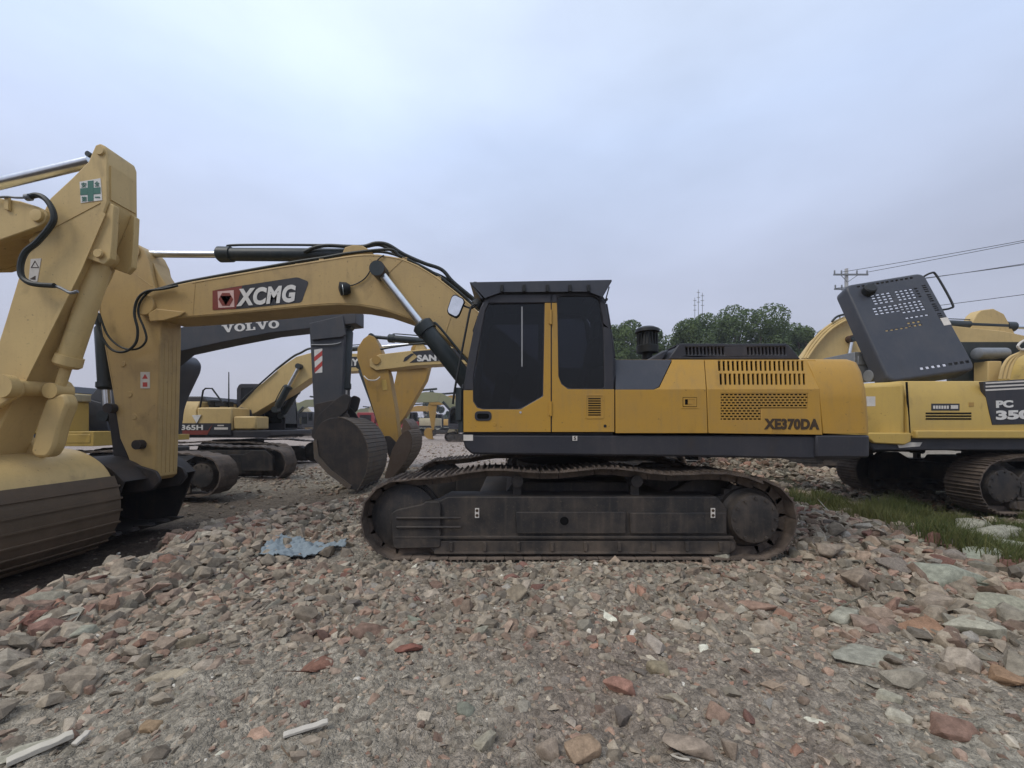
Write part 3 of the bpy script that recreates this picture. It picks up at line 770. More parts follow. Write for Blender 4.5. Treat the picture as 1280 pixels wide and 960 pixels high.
# boom cylinders, one on each side
for yy, nm in ((BY0-.14, 0), (BY1+.14, 1)):
    a = Vector((X(612, BY0), yy, Z(512, BY0))); b = Vector((X(478, BY0), yy, Z(343, BY0)))
    o = hydraulic(mx, a, b, .62, .125, .055)
m = MB(); m.cyl((X(478, BY0), BY0-.24, Z(343, BY0)), (X(478, BY0), BY1+.24, Z(343, BY0)), .085); m.cyl((X(478, BY0), BY0-.25, Z(343, BY0)), (X(478, BY0), BY0-.22, Z(343, BY0)), .11)
m.cyl((X(612, BY0), BY0-.25, Z(512, BY0)), (X(612, BY0), BY1+.25, Z(512, BY0)), .08)
m.build('boom_pin', 'rust', mx, world=True)
# stick cylinder on top of the boom
ym = (BY0+BY1)/2
hydraulic(mx, P(446, 319, ym), P(183, 317.5, ym), .66, .095, .052, eye=.07)
# hoses along the boom
def hose(pts, Y_, r, parent=None, mat='hose', name='hydraulic_hose'):
    m = MB(); m.tube([P(a, b, Y_+(c if c else 0)) if False else P(a, b, Y_) for a, b, *c in pts], r); return m.build(name, mat, parent or mx, world=True)
hose([(380, 315), (395, 309), (410, 307), (433, 308), (455, 308), (470, 304), (485, 306), (505, 318), (530, 329), (552, 337), (566, 352), (590, 372), (600, 380)], BY0+.12, .028)
hose([(434, 312), (455, 309), (472, 306), (484, 310), (503, 321), (530, 336), (560, 350), (592, 376)], BY0+.2, .024)
hose([(200, 361), (225, 354), (255, 348), (310, 338), (372, 327), (405, 322), (440, 316), (487, 312), (500, 320), (525, 332), (548, 345), (575, 366), (598, 388)], BY0+.06, .022)
hose([(205, 362), (260, 349.5), (372, 329), (440, 319), (478, 315), (512, 326), (550, 348), (590, 380)], BY0+.3, .02)
for (a, b) in ((257, 350), (370, 330), (400, 324), (505, 322), (548, 346)):
    m = MB(); m.box(X(a-3, BY0), X(a+3, BY0), BY0+.04, BY0+.34, Z(b+4, BY0), Z(b-2, BY0)); m.build('hose_clamp', 'boom_yellow', boom, world=True, bevel=.004)
# bucket hoses loop at the boom tip
hose([(222, 357), (205, 361), (184, 364), (172, 374), (168, 392), (172, 412), (170, 428), (160, 438), (148, 440), (136, 434), (126, 418), (120, 396)], 6.0, .017)
hose([(215, 358), (190, 363), (176, 376), (173, 392), (180, 410), (183, 424), (176, 434), (163, 437), (148, 432), (134, 418), (124, 392)], 6.03, .014)

# --- stick
SY0, SY1 = 6.14, 6.52
sp = [(150, 309), (157, 304.5), (164, 303.5), (173, 306), (180, 313), (186, 325), (190, 345), (197, 372), (201, 396), (201, 420), (199, 500), (196, 596), (190, 601), (176, 600), (168, 592), (158, 566), (150, 548), (140, 485), (127, 412), (122, 380), (128, 345), (140, 322)]
m = MB(); m.prism(Q(sp, SY0), SY0, SY1)
m.prism(Q([(186, 325), (194, 340), (205, 356), (207, 366), (197, 372), (190, 345)], SY0), SY0+.06, SY1-.06)
stick = m.build('stick', 'boom_yellow', mx, world=True, bevel=.012)
m = MB()
for k in range(4):           # stiffening ribs on the boom-facing plate
    yy = SY0+.07+k*.075
    m.prism(Q([(199.5, 420), (201.2, 421), (199.5, 500), (196.8, 592), (195.5, 592), (198, 500)], SY0), yy, yy+.02)
m.build('rib', 'boom_yellow', stick, world=True)
m = MB(); m.lathe(P(166, 315, SY0), (0, -1, 0), [(0, .11), (.02, .11)], 20); m.build('stick_pin', 'boom_yellow', stick, world=True)
m = MB(); m.tube([P(a+2.0, b, SY0-.001) for a, b in [(140, 485), (127, 412), (123, 382), (129, 346), (141, 323)]], .006, 5); m.tube([P(199, 430, SY0-.001), P(197, 500, SY0-.001), P(194, 594, SY0-.001)], .006, 5); m.tube([P(152, 330, SY0-.001), P(190, 358, SY0-.001)], .005, 5, smooth=False); m.build('weld_bead', 'boom_yellow', stick, world=True)
m = MB(); m.box(X(176, SY0), X(187.5, SY0), SY0-.006, SY0, Z(485.5, SY0), Z(465, SY0)); wp = m.build('warning_sticker', 'sticker', stick, world=True)
m = MB(); m.prism(hexa(181.8, 471.5, 4, SY0, 3, PI/2), SY0-.009, SY0-.005); m.box(X(179, SY0), X(184.6, SY0), SY0-.009, SY0-.005, Z(483.5, SY0), Z(478, SY0)); m.build('symbol', 'sticker_red', wp, world=True)
m = MB()
for (a, b) in ((154, 455), (162, 493), (168, 521)): m.lathe(P(a, b, SY0), (0, -1, 0), [(0, .045), (.01, .04)], 10)
m.build('grease_boss', 'boom_yellow', stick, world=True)
hydraulic(mx, P(128, 400, ym), P(135, 520, ym), .72, .10, .05)
# link and bucket
for yy in (SY0-.09, SY1+.03):
    m = MB(); m.prism(rnd(Q([(126, 506), (136, 500), (150, 522), (176, 546), (178, 560), (168, 566), (150, 552), (132, 528)], SY0), .04), yy, yy+.06)
m.cyl(P(170, 556, SY0-.1), P(170, 556, SY0-.1)+Vector((0, .6, 0)), .07); m.cyl(P(134, 510, SY0-.1), P(134, 510, SY0-.1)+Vector((0, .6, 0)), .07)
m.build('link_pin', 'bucket_dark', mx, world=True)
m = MB()
m.prism(rnd(Q([(130, 510), (142, 510), (160, 590), (166, 602), (152, 606), (140, 590)], SY0), .04), SY0+.05, SY1-.05)
m.build('power_link', 'bucket_dark', mx, world=True, bevel=.01)
bw0, bw1 = 5.68, 6.98
bq = spline([(-5.30, .80), (-5.55, 1.02), (-6.0, 1.12), (-6.5, 1.0), (-6.85, .66), (-6.88, .30), (-6.6, .04), (-6.1, -.04), (-5.62, .02)], 4)
side_bucket(mx, bq, bw0, bw1, 'bucket_dark')
for yy in (SY0-.08, SY1+.03):
    m = MB(); m.prism(rnd(Q([(110, 600), (140, 570), (200, 588), (206, 600), (196, 612), (140, 620)], SY0), .05), yy, yy+.05)
    m.build('bucket_ear', 'bucket_dark', mx, world=True, bevel=.01)
# ================================================================ 2. tan excavator reaching in from the left
kx = root('excavator', 'tan excavator at the left edge with a green cross sticker on its stick', 'excavator', (-11.3, 4.83, 0), 0, GROUP)
undercarriage_fwd(kx, 2.5, .5, -1.6, .6, 2.6, detail=False)
house(kx, 'pale_yellow', cab_x=(.15, 1.95))
KY0, KY1 = 4.62, 4.99
ks = [(116, 188), (119, 181), (125, 179), (131, 182), (134, 190), (134.5, 252), (130, 266), (100, 335), (66, 402), (26, 482), (2, 530), (-16, 572), (-30, 580), (-42, 570), (-40, 545), (-12, 460), (7, 400), (37, 300), (62, 248), (90, 222), (110, 202)]
m = MB(); m.prism(Q(ks, KY0), KY0, KY1)
kst = m.build('stick', 'pale_yellow', kx, world=True, bevel=.014)
m = MB()                     # raised frame on the front plate and the cylinder lugs
xf = X(134.5, KY0)
m.box(xf-.01, xf+.012, KY0+.03, KY1-.03, Z(248, KY0), Z(205, KY0))
m.build('front_plate', 'pale_yellow', kst, world=True)
for yy in (KY0+.02, KY1-.09):
    m = MB(); m.prism(Q([(135, 252), (140, 255), (138, 300), (136, 322), (128, 330), (117, 326), (106, 322), (130, 266)], KY0), yy, yy+.07)
    m.build('cylinder_lug', 'pale_yellow', kst, world=True, bevel=.01)
m = MB(); m.prism(Q([(37, 300), (60, 285), (125, 252), (126, 254), (62, 288), (38, 303)], KY0), KY0-.006, KY0); m.prism(Q([(130, 266), (133, 268), (103, 338), (29, 486), (26, 482), (66, 402), (100, 335)], KY0), KY0-.012, KY0); m.build('weld_plate', 'pale_yellow', kst, world=True)
for q_ in ((126, 189), (123.5, 317)):
    m = MB(); m.lathe(P(*q_, KY0), (0, -1, 0), [(0, .05), (.02, .045)], 16); m.build('pin_cap', 'pale_yellow', kst, world=True)
# green cross sticker
m = MB(); m.prism(Q([(100, 227.5), (126, 223), (128, 250.5), (101.5, 254)], KY0), KY0-.005, KY0); gs = m.build('safety_sticker', 'white_paint', kst, world=True)
m = MB()
def bar(a, b, c_, d_, mm, Y_, t=.0035): mm.prism(Q([(a, b), (c_, b-.7), (c_, d_-.7), (a, d_)], Y_), Y_-.0085, Y_-.0048)
bar(110.5, 226.8, 117.5, 252, m, KY0); bar(101.2, 236, 110.4, 244.3, m, KY0); bar(117.6, 235.2, 126.2, 243, m, KY0)
m.build('green_cross', 'sticker_green', gs, world=True)
for ch, a, b in (('安', 102.6, 234.8), ('全', 119, 233.2), ('第', 103, 252.3), ('一', 119.5, 247.6)):
    w = .055; lettering(ch, P(a, b, KY0)-Vector((0, .008, 0)), w, w if ch != '一' else .012, 'sticker_green', gs, bold=.01, depth=.003)
m = MB(); m.prism(Q([(39, 324), (52, 323), (47, 352), (36, 353)], KY0), KY0-.005, KY0); ws = m.build('warning_sticker', 'sticker', kst, world=True)
m = MB(); m.prism([hexa(44.5, 332, 6, KY0, 3, PI/2), hexa(44.5, 332, 4.6, KY0, 3, PI/2)], KY0-.008, KY0-.0045); m.prism(Q([(38, 349), (45, 345), (45, 350)], KY0), KY0-.008, KY0-.0045); m.build('symbol', 'letter_dark', ws, world=True)
# boom end (in front of and behind the stick: a fork)
kb = [(-560, 330), (-430, 250), (-300, 200), (-200, 200), (-60, 235), (0, 247.5), (25, 251), (47, 258), (56, 263), (59, 269), (56, 277), (48, 283), (0, 300), (-60, 318), (-200, 320), (-330, 400), (-470, 480), (-540, 470)]
m = MB()
for a, b in ((KY0-.09, KY0-.02), (KY1+.02, KY1+.09)): m.prism(Q(kb, KY0-.09), a, b)
m.prism(Q([(-560, 330), (-430, 252), (-300, 202), (-200, 202), (-60, 237), (0, 250), (22, 255), (14, 293), (0, 298), (-60, 316), (-200, 318), (-330, 398), (-470, 478)], KY0-.09), KY0-.02, KY1+.02)
kbo = m.build('boom', 'pale_yellow', kx, world=True, bevel=.01)
m = MB(); m.lathe(P(48, 270, KY0-.09), (0, -1, 0), [(0, .07), (.03, .065), (.035, .03)], 20); m.build('boom_pin', 'pale_yellow', kbo, world=True)
m = MB(); m.prism(Q([(7, 262), (8, 250), (5, 246), (13, 246), (13, 264)], KY0-.1), KY0-.12, KY0-.09); m.build('hose_bracket', 'pale_yellow', kbo, world=True, bevel=.005)
hose([(-30, 250), (5, 246), (20, 247), (34, 247)], KY0-.13, .012, kx, 'steel_grey')
hose([(34, 247), (47, 244), (58, 250), (66, 263), (67, 275), (60, 287), (46, 303), (32, 315), (26, 330), (27, 345), (36, 353), (50, 356), (68, 357)], KY0-.12, .028, kx)
hose([(68, 357), (78, 361), (88, 366), (97, 364)], KY0-.1, .016, kx, 'steel_grey')
m = MB(); m.cyl(P(33, 247, KY0-.13), P(38, 246.5, KY0-.13), .035); m.build('hose_fitting', 'steel_grey', kx, world=True)
# stick cylinder rod at the top
km = (KY0+KY1)/2
hydraulic(kx, P(-420, 330, km), P(122, 200, km), .5, .13, .062, eye=.03)
# bucket cylinder hugging the stick front
hydraulic(kx, P(129, 321, km), P(73, 489, km), .82, .105, .05, mat='pale_yellow', rodmat='pale_yellow')
lp = Vector((X(76, 5.0), 4.42, Z(488, 5.0)))
m = MB(); m.cyl(lp, lp+Vector((0, .56, 0)), .085); m.cyl(lp+Vector((0, .52, 0)), lp+Vector((0, .62, 0)), .125); m.cyl(lp-Vector((0, .012, 0)), lp+Vector((0, .08, 0)), .125); m.build('link_pin', 'pale_yellow', kx, world=True)
m = MB(); m.prism(rnd(Q([(22, 566), (30, 530), (42, 497), (64, 490), (70, 503), (58, 535), (52, 560), (44, 573), (28, 573)], 4.6), .05), 4.72, 4.86)
m.build('bucket_link', 'pale_yellow', kx, world=True, bevel=.03)
for yy in (4.50, 5.02):
    m = MB(); m.prism(rnd([(-6.0, 1.72), (lp.x-.1, lp.z+.1), (lp.x+.1, lp.z+.06), (lp.x+.1, lp.z-.08), (-5.9, 1.56), (-6.0, 1.58)], .05), yy, yy+.06)
    m.build('side_link', 'pale_yellow', kx, world=True, bevel=.02)
k0, k1 = 4.0, 5.56
kp = spline([(-6.45, 1.02), (-6.2, 1.24), (-5.95, 1.26), (-5.70, 1.20), (-5.46, 1.04), (-5.33, .82), (-5.27, .52), (-5.33, .22), (-5.52, .0), (-5.85, -.13), (-6.3, -.18), (-6.9, -.14)], 4)
kbk = side_bucket(kx, kp, k0, k1, 'pale_yellow', strip_mat='pale_yellow', strip_from=.99)
i1 = min(range(len(kp)), key=lambda i: (kp[i][1]-.86)**2+(kp[i][0]+5.33)**2)
low = [Vector(p) for p in kp[i1:]]; cc = Vector((-6.0, .55))
m = MB(); m.prism([tuple(p+(p-cc).normalized()*.006) for p in low]+[tuple(p+(p-cc).normalized()*.028) for p in reversed(low)], k0-.02, k1+.02)
m.build('wear_plate', 'wear_plate', kbk, world=True, bevel=.004)
m = MB()
for i in range(2, len(low)-1, 2):
    p = low[i]; d = (low[i+1]-low[i-1]).normalized(); nn = (p-cc).normalized()
    m.prism([tuple(p-d*.012+nn*.026), tuple(p+d*.012+nn*.026), tuple(p+d*.012+nn*.046), tuple(p-d*.012+nn*.046)], k0-.03, k1+.03)
m.build('wear_bar', 'wear_plate', kbk, world=True)
for yy in (4.48, 4.98):
    m = MB(); m.prism(rnd([(-6.35, 1.1), (-6.2, 1.55), (-6.05, 1.62), (-5.85, 1.52), (-5.62, 1.18), (-5.9, 1.1)], .07), yy, yy+.07)
    m.build('bucket_ear', 'pale_yellow', kbk, world=True, bevel=.02)
m = MB(); m.cyl((-6.05, 4.4, 1.45), (-6.05, 5.15, 1.45), .09); m.cyl((-5.98, 4.7, 1.34), (-5.98, 5.08, 1.34), .1)
m.build('bucket_pin', 'pale_yellow', kbk, world=True)

# ================================================================ 3. grey-armed excavator behind the main boom
vx = root('excavator', 'excavator with dark grey boom and stick and a grey bucket resting on the ground', 'excavator', (-10.6, 10.6, 0), 0, GROUP)
undercarriage(vx, -1.3, 4.3, .46, -1.6, .6, 2.6, detail=False)
house(vx, 'komat_yellow', 'slate', cabin=False, slab_end=1.0, eng_end=-.45, toolbox=False, rail=False)
m = MB(); m.box(-.38, .55, -1.48, -.7, 1.37, 2.1); m.build('fuel_tank', 'komat_yellow', vx, bevel=.03)
m = MB(); m.box(.57, 1.45, -1.5, -.75, 1.1, 1.42); m.box(.2, 1.3, -1.45, 1.4, 1.14, 1.3); m.box(.65, 1.38, -1.508, -1.49, 1.17, 1.36); m.build('tool_box', 'komat_yellow', vx, bevel=.02)
m = MB(); m.tube([(.75, -1.45, 1.42), (.7, -1.45, 2.3), (.2, -1.45, 2.5), (-.2, -1.45, 2.5), (-.2, -1.45, 2.1)], .02, smooth=False); m.build('handrail', 'komat_yellow', vx)
m = MB(); m.box(-.1, .6, -1.2, -.7, 2.1, 2.28); m.build('filter_cover', 'faded_cream', vx, bevel=.03)
vprof = rnd([(-.05, 1.37), (1.0, 1.37), (1.08, 2.0), (1.19, 2.33), (1.56, 3.1), (1.58, 3.32), (1.42, 3.52), (.2, 3.55), (-.05, 3.3)], [0, .03, .1, .1, .15, .1, .1, .1, .1])
vcab = cab(vx, vprof, .5, 1.48, [rnd([(.62, 1.7), (.92, 1.7), (1.0, 2.1), (1.12, 2.45), (1.4, 3.1), (1.3, 3.35), (.62, 3.38)], .05), rnd([(.05, 2.1), (.52, 2.1), (.52, 3.38), (.1, 3.3)], .05)], 'slate', front=None)
VY0, VY1 = 10.2, 10.75
vb = [(445, 386), (400, 390), (330, 392), (270, 398), (215, 412), (180, 432), (142, 462), (112, 496), (87, 525), (84, 538), (92, 548), (108, 546), (130, 530), (160, 500), (190, 466), (222, 439.5), (280, 427), (337, 416), (390, 410), (445, 404)]
m = MB(); m.prism(Q(vb, VY0), VY0, VY1); vbo = m.build('boom', 'arm_grey', vx, world=True, bevel=.012)
# slab-serif lettering drawn from bars and rings
def slab_word(parent, x0, x1, ybot, h, Y_, slope):
    """V O L V O in heavy slab letters"""
    mb = MB(); n = 5; lw = (x1-x0)/5.15; t = .05
    M = Matrix.Translation((x0, Y_, ybot)) @ Matrix.Rotation(-slope, 4, 'Y')
    def V(o, w):
        mb.prism([(o+w*.08, h), (o+w*.36, h), (o+w*.55, h*.36), (o+w*.70, h), (o+w*.90, h), (o+w*.60, 0), (o+w*.42, 0)], 0, .006, M)
        mb.box(o, o+w*.44, -.001, .005, h*.88, h, M); mb.box(o+w*.62, o+w, -.001, .005, h*.88, h, M)
    def O(o, w):
        c = (o+w*.5, h*.5)
        mb.prism([[(c[0]+w*.48*math.cos(2*PI*i/24), c[1]+h*.52*math.sin(2*PI*i/24)) for i in range(24)], [(c[0]+w*.20*math.cos(2*PI*i/24), c[1]+h*.33*math.sin(2*PI*i/24)) for i in range(24)]], 0, .006, M)
    def Lt(o, w):
        mb.box(o+w*.16, o+w*.46, 0, .006, 0, h, M); mb.box(o+w*.02, o+w*.62, -.001, .005, h*.88, h, M); mb.box(o+w*.02, o+w*.9, -.001, .005, 0, h*.14, M); mb.box(o+w*.72, o+w*.9, -.0015, .0045, 0, h*.4, M)
    o = 0
    for f, w in ((V, lw*1.1), (O, lw*1.0), (Lt, lw*.98), (V, lw*1.08), (O, lw*1.0)): f(o, w); o += w
    return mb.build('lettering', 'white_paint', parent, world=True)
slab_word(vbo, X(278, VY0), X(350, VY0), Z(416, VY0), Z(405.6, VY0)-Z(415, VY0), VY0-.008, R(5.0))
vs = [(386, 408), (398, 396), (420, 392), (429, 398), (430, 415), (427, 500), (419, 540), (414, 560), (402, 566), (395, 560), (391, 500), (388, 440)]
m = MB(); m.prism(Q(vs, VY0), VY0+.02, VY1-.02)
m.prism(Q([(386, 404), (428, 394), (432, 418), (427, 421), (389, 425)], VY0-.05), VY0-.04, VY0+.01)
vst = m.build('stick', 'arm_grey', vx, world=True, bevel=.012)
m = MB(); m.prism(Q([(392.3, 437), (402.5, 435.5), (402.5, 465.5), (393.5, 466.5)], VY0), VY0+.013, VY0+.019); st = m.build('reflective_sticker', 'white_paint', vst, world=True)
m = MB()
for a, b, c_, d_ in ((392.6, 446, 402.5, 438), (393, 460, 402.5, 451)): m.prism(Q([(a, b), (c_, d_), (c_, d_+6), (a, b+6)], VY0), VY0+.010, VY0+.0128)
m.build('red_stripe', 'sticker_red', st, world=True)
m = MB(); m.tube([P(389, 431, VY0-.0), P(405, 431, VY0-.01), P(422, 429.5, VY0-.01), P(431, 424, VY0+.1)], .014); m.build('hose_line', 'steel_grey', vst, world=True)
hydraulic(vx, P(436, 408, 10.47), P(431, 500, 10.47), .86, .115, .05)
m = MB()
for yy in (VY0-.06, VY1):
    m = MB(); m.prism(rnd(Q([(432, 492), (440, 496), (436, 512), (412, 532), (398, 552), (390, 546), (398, 520), (420, 500)], VY0), .06), yy, yy+.06)
    m.build('bucket_link', 'bucket_dark', vx, world=True, bevel=.01)
vq = spline(Q([(392, 545), (402, 528), (422, 522), (442, 530), (454, 545), (460, 566), (457, 592), (446, 613)], 9.75), 4)
side_bucket(vx, vq, 9.75, 11.2, 'arm_grey', strip_mat='strip_grey', side_mat='bucket_dark', side_extra=Q([(436, 611), (410, 590), (394, 572)], 9.75))

for yy in (VY0-.03, VY1-.03):
    m = MB(); m.prism(rnd(Q([(394, 505), (418, 500), (432, 512), (446, 536), (430, 552), (398, 556), (392, 540)], VY0), .06), yy, yy+.05)
    m.build('bucket_ear', 'bucket_dark', vx, world=True, bevel=.01)
m = MB(); m.prism(Q([(392, 552), (396, 549), (399, 570), (414, 587), (440, 607), (437, 612), (410, 592), (393, 573)], 9.75), 9.72, 9.75); m.build('lip_plate', 'strip_grey', vx, world=True, bevel=.006)
# ================================================================ 4. tan machine with a loop rail, further back
s1 = root('excavator', 'tan excavator with a low loop handrail, seen under the grey lettered boom', 'excavator', (-10.1, 15.6, 0), 0, GROUP)
undercarriage_fwd(s1, 2.5, .46, -1.6, .6, 2.6, detail=False)
house(s1, 'pale_yellow', 'charcoal', cab_x=(-.55, 1.3), eng_end=-.6, toolbox=False, rail=False)
m = MB(); m.box(-.58, .6, -1.5, -.5, 1.37, 2.15); m.build('fuel_tank', 'pale_yellow', s1, bevel=.05)
m = MB(); m.box(.62, 1.4, -1.45, -.7, 1.4, 1.85); m.build('tool_box', 'pale_yellow', s1, bevel=.05)
m = MB(); m.tube([P(250, 510, 14.15), P(254, 488, 14.15), P(257, 485.5, 14.15), P(265, 485.5, 14.15), P(278, 503, 14.15)], .028, smooth=False); m.build('handrail', 'rubber', s1, world=True)
m = MB(); m.cyl(P(286, 512, 14.6), P(286, 465, 14.6), .025, .015); m.build('antenna', 'rubber', s1, world=True)
m = MB(); m.lathe(P(268, 512, 14.6), (0, 0, 1), [(0, .12), (.2, .2), (.32, .2), (.36, .05)], 16); m.box(X(274, 14.6), X(285, 14.6), 14.4, 14.9, Z(508, 14.6), Z(502, 14.6)); m.build('air_precleaner', 'rubber', s1, world=True)
Y1_ = 14.094
m = MB(); m.box(X(205, Y1_), X(289, Y1_), Y1_-.004, Y1_+.01, Z(543.5, Y1_), Z(529, Y1_)); d1 = m.build('decal', 'decal_dark', s1, world=True)
m = MB(); m.prism(Q([(228, 543.5), (259, 543.5), (266, 530), (260, 538), (228, 538)], Y1_-.01), Y1_-.009, Y1_-.005); m.build('decal_stripe', 'decal_maroon', d1, world=True)
lettering('SY365H', (X(213, Y1_), Y1_-.012, Z(537.5, Y1_)), X(254, Y1_)-X(213, Y1_), Z(531, Y1_)-Z(537.5, Y1_), 'white_paint', d1, bold=.03, depth=.006)
m = MB(); m.prism(Q([(240.5, 519), (252, 518.5), (246.5, 529)], Y1_), Y1_-.03, Y1_-.005); m.build('emblem', 'white_paint', s1, world=True)
m = MB(); m.box(X(268, Y1_), X(285, Y1_), Y1_-.009, Y1_-.005, Z(537, Y1_), Z(534.2, Y1_)); m.box(X(272, Y1_), X(280, Y1_), Y1_-.009, Y1_-.005, Z(532.6, Y1_), Z(531.2, Y1_)); m.build('text_line', 'sticker', d1, world=True)
A0, A1 = 15.35, 15.95
m = MB(); m.prism(Q([(293, 514), (322, 484), (352, 458), (370, 446), (390, 440.5), (450, 442), (530, 444), (532, 460), (450, 464), (404, 466), (386, 474), (366, 488), (336, 506), (306, 524), (297, 523)], A0), A0, A1); b1 = m.build('boom', 'pale_yellow', s1, world=True, bevel=.015)
m = MB(); m.box(X(428, A0), X(462, A0), A0-.01, A0-.002, Z(459, A0), Z(446, A0)); d2 = m.build('decal', 'decal_dark', b1, world=True)
lettering('SANY', (X(418, A0), A0-.014, Z(457.5, A0)), X(449, A0)-X(418, A0), .27, 'white_paint', d2, bold=.05, depth=.006)
hydraulic(s1, P(345, 512, A0-.1), P(374, 458, A0-.1), .55, .12, .06); hydraulic(s1, P(352, 520, A1+.1), P(385, 466, A1+.1), .6, .12, .06)
hydraulic(s1, P(420, 438, 15.65), P(517, 430, 15.65), .5, .09, .05)
m = MB(); m.prism(Q([(497, 459), (510, 452), (514, 433), (522, 428), (530, 433), (538, 452), (532, 475), (505, 522), (497, 532), (490, 528), (488, 500)], A0+.05), A0+.08, A1-.08); m.build('stick', 'orange_yellow', s1, world=True, bevel=.015)
hydraulic(s1, P(529, 462, 15.65), P(500, 515, 15.65), .8, .11, .06)
hose([(345, 462), (366, 446), (376, 441), (386, 436), (400, 435)], 15.6, .04, s1)
m = MB(); m.tube([P(345, 462, 15.3), P(300, 502, 15.3)], .03); m.build('hose_line', 'rubber', b1, world=True)
side_bucket(s1, spline(Q([(505, 523), (512, 532), (513, 548), (506, 562), (494, 570)], 14.9), 4), 14.9, 16.3, 'bucket_brown')

# ================================================================ 5. orange-tan machine facing left behind the main cab
s2 = root('excavator', 'tan excavator with orange-tinted stick and white-lettered boom, just left of the main cab', 'excavator', (2.3, 13.0, 0), PI, GROUP)
undercarriage_fwd(s2, 2.5, .46, -1.6, .6, 2.6, detail=False)
house(s2, 'pale_yellow', cab_x=(.15, 1.95))
B0, B1 = 12.6, 13.2
m = MB(); m.prism(Q([(462, 449), (474, 443), (515, 438), (560, 434), (600, 431), (640, 434), (672, 455), (712, 492), (716, 505), (706, 512), (690, 508), (640, 478), (600, 456), (560, 455), (520, 457), (488, 461), (470, 463), (462, 458)], B0), B0, B1); b2 = m.build('boom', 'pale_yellow', s2, world=True, bevel=.015)
m = MB(); m.prism(Q([(515, 439.5), (570, 435), (600, 433.5), (600, 449), (570, 450), (512, 453.5), (522, 446)], B0), B0-.008, B0); d3 = m.build('decal', 'decal_dark', b2, world=True)
m = MB(); m.prism(Q([(506, 447), (514, 442), (518, 442), (508, 451), (504, 452)], B0), B0-.008, B0); m.build('decal_slash', 'decal_dark', b2, world=True)
lettering('SANY', (X(521.5, B0), B0-.014, Z(452, B0)), X(555, B0)-X(521.5, B0), .20, 'white_paint', d3, ang=R(1.5), bold=.05, depth=.006)
m = MB(); m.prism(Q([(445, 446), (446, 434), (453, 423), (460, 418), (466, 420), (472, 430), (479, 447), (486, 470), (493, 510), (499, 560), (499, 571), (494, 577), (486, 574), (480, 558), (465, 510), (452, 468)], B0), B0+.06, B1-.12); st2 = m.build('stick', 'orange_yellow', s2, world=True, bevel=.015)
m = MB(); m.lathe(P(470, 450, B0-.03), (0, 1, 0), [(0, .13), (.7, .13)], 18); m.build('boom_pin', 'orange_yellow', s2, world=True)
m = MB(); m.prism(rnd(Q([(476, 475), (482, 474), (484, 487), (478, 488)], B0), .03), B0+.05, B0+.06); m.build('sticker_patch', 'komat_yellow', st2, world=True)
hydraulic(s2, P(566, 430, 12.9), P(465, 421, 12.9), .8, .11, .055, rodmat='cyl_dark')
hydraulic(s2, P(450, 458, 12.9), P(485, 552, 12.9), .75, .10, .06, rodmat='cyl_dark')
m = MB()
for yy in (B0, B1-.06):
    m = MB(); m.prism(rnd(Q([(480, 545), (487, 545), (502, 560), (500, 580), (492, 582), (484, 566)], B0), .05), yy, yy+.05)
    m.build('bucket_link', 'bucket_dark', s2, world=True, bevel=.01)
m = MB(); m.tube([P(455, 470, 12.55), P(461, 475, 12.5), P(470, 475, 12.55), P(475, 471, 12.6)], .02); m.build('hose_line', 'sticker', st2, world=True)
side_bucket(s2, spline(Q([(490, 562), (500, 545), (509, 538), (514, 548), (512, 565), (502, 582), (488, 598), (478, 606)], 12.2), 4), 12.2, 13.6, 'bucket_brown', strip_mat='wear_plate')
m = MB(); m.prism(Q([(516, 441), (519, 431), (523, 428), (529, 430), (532, 437)], B0), B0+.1, B1-.1); m.build('cylinder_bracket', 'pale_yellow', b2, world=True, bevel=.02)
hose([(460, 440), (490, 434), (530, 429), (575, 428), (610, 428)], 12.7, .03, s2)

# ================================================================ 6. excavator with an arched boom behind the raised hood
ex = root('excavator', 'tan excavator whose arched boom rises behind the raised perforated hood', 'excavator', (9.2, 16.0, 0), 0, GROUP)
undercarriage_fwd(ex, 2.5, .46, -1.6, .6, 2.6, detail=False)
house(ex, 'pale_yellow', cab_x=(.15, 1.95), rail=False)
E0, E1 = 15.7, 16.4
m = MB(); m.prism(Q([(985, 500), (1003, 462), (1014, 442), (1028, 423), (1045, 407), (1064, 397), (1085, 393), (1120, 396), (1180, 406), (1255, 414), (1330, 430), (1335, 445), (1330, 452), (1255, 436), (1180, 428), (1120, 428), (1092, 436), (1060, 462), (1025, 510), (1000, 520)], E0), E0, E1); be = m.build('boom', 'pale_yellow', ex, world=True, bevel=.02)
hydraulic(ex, P(1050, 500, E0-.12), P(1065, 424, E0-.12), .35, .13, .06)
m = MB(); m.cyl(P(1066, 423, E0-.2), P(1066, 423, E0-.2)+Vector((0, 1.1, 0)), .13); m.build('boom_pin', 'rust', be, world=True)
hydraulic(ex, P(1150, 404, 16.05), P(1300, 410, 16.05), .78, .16, .07)
for k, off in enumerate((0, 5, 10)):
    hose([(1003+off*.6, 448), (1012+off*.8, 432), (1026+off, 415-off*.1), (1044+off, 402), (1060+off, 396)], 15.6-.05*k, .045, ex, 'pale_yellow')
hose([(1040, 402), (1046, 396), (1056, 393), (1075, 391)], 15.5, .04, ex)
m = MB(); m.prism(Q([(1290, 570), (1246, 440), (1247, 410), (1250, 395), (1256, 384), (1262, 379), (1278, 377), (1292, 384), (1312, 420), (1330, 500), (1330, 570)], 15.0), 15.9, 16.3); m.build('stick', 'pale_yellow', ex, world=True, bevel=.03)

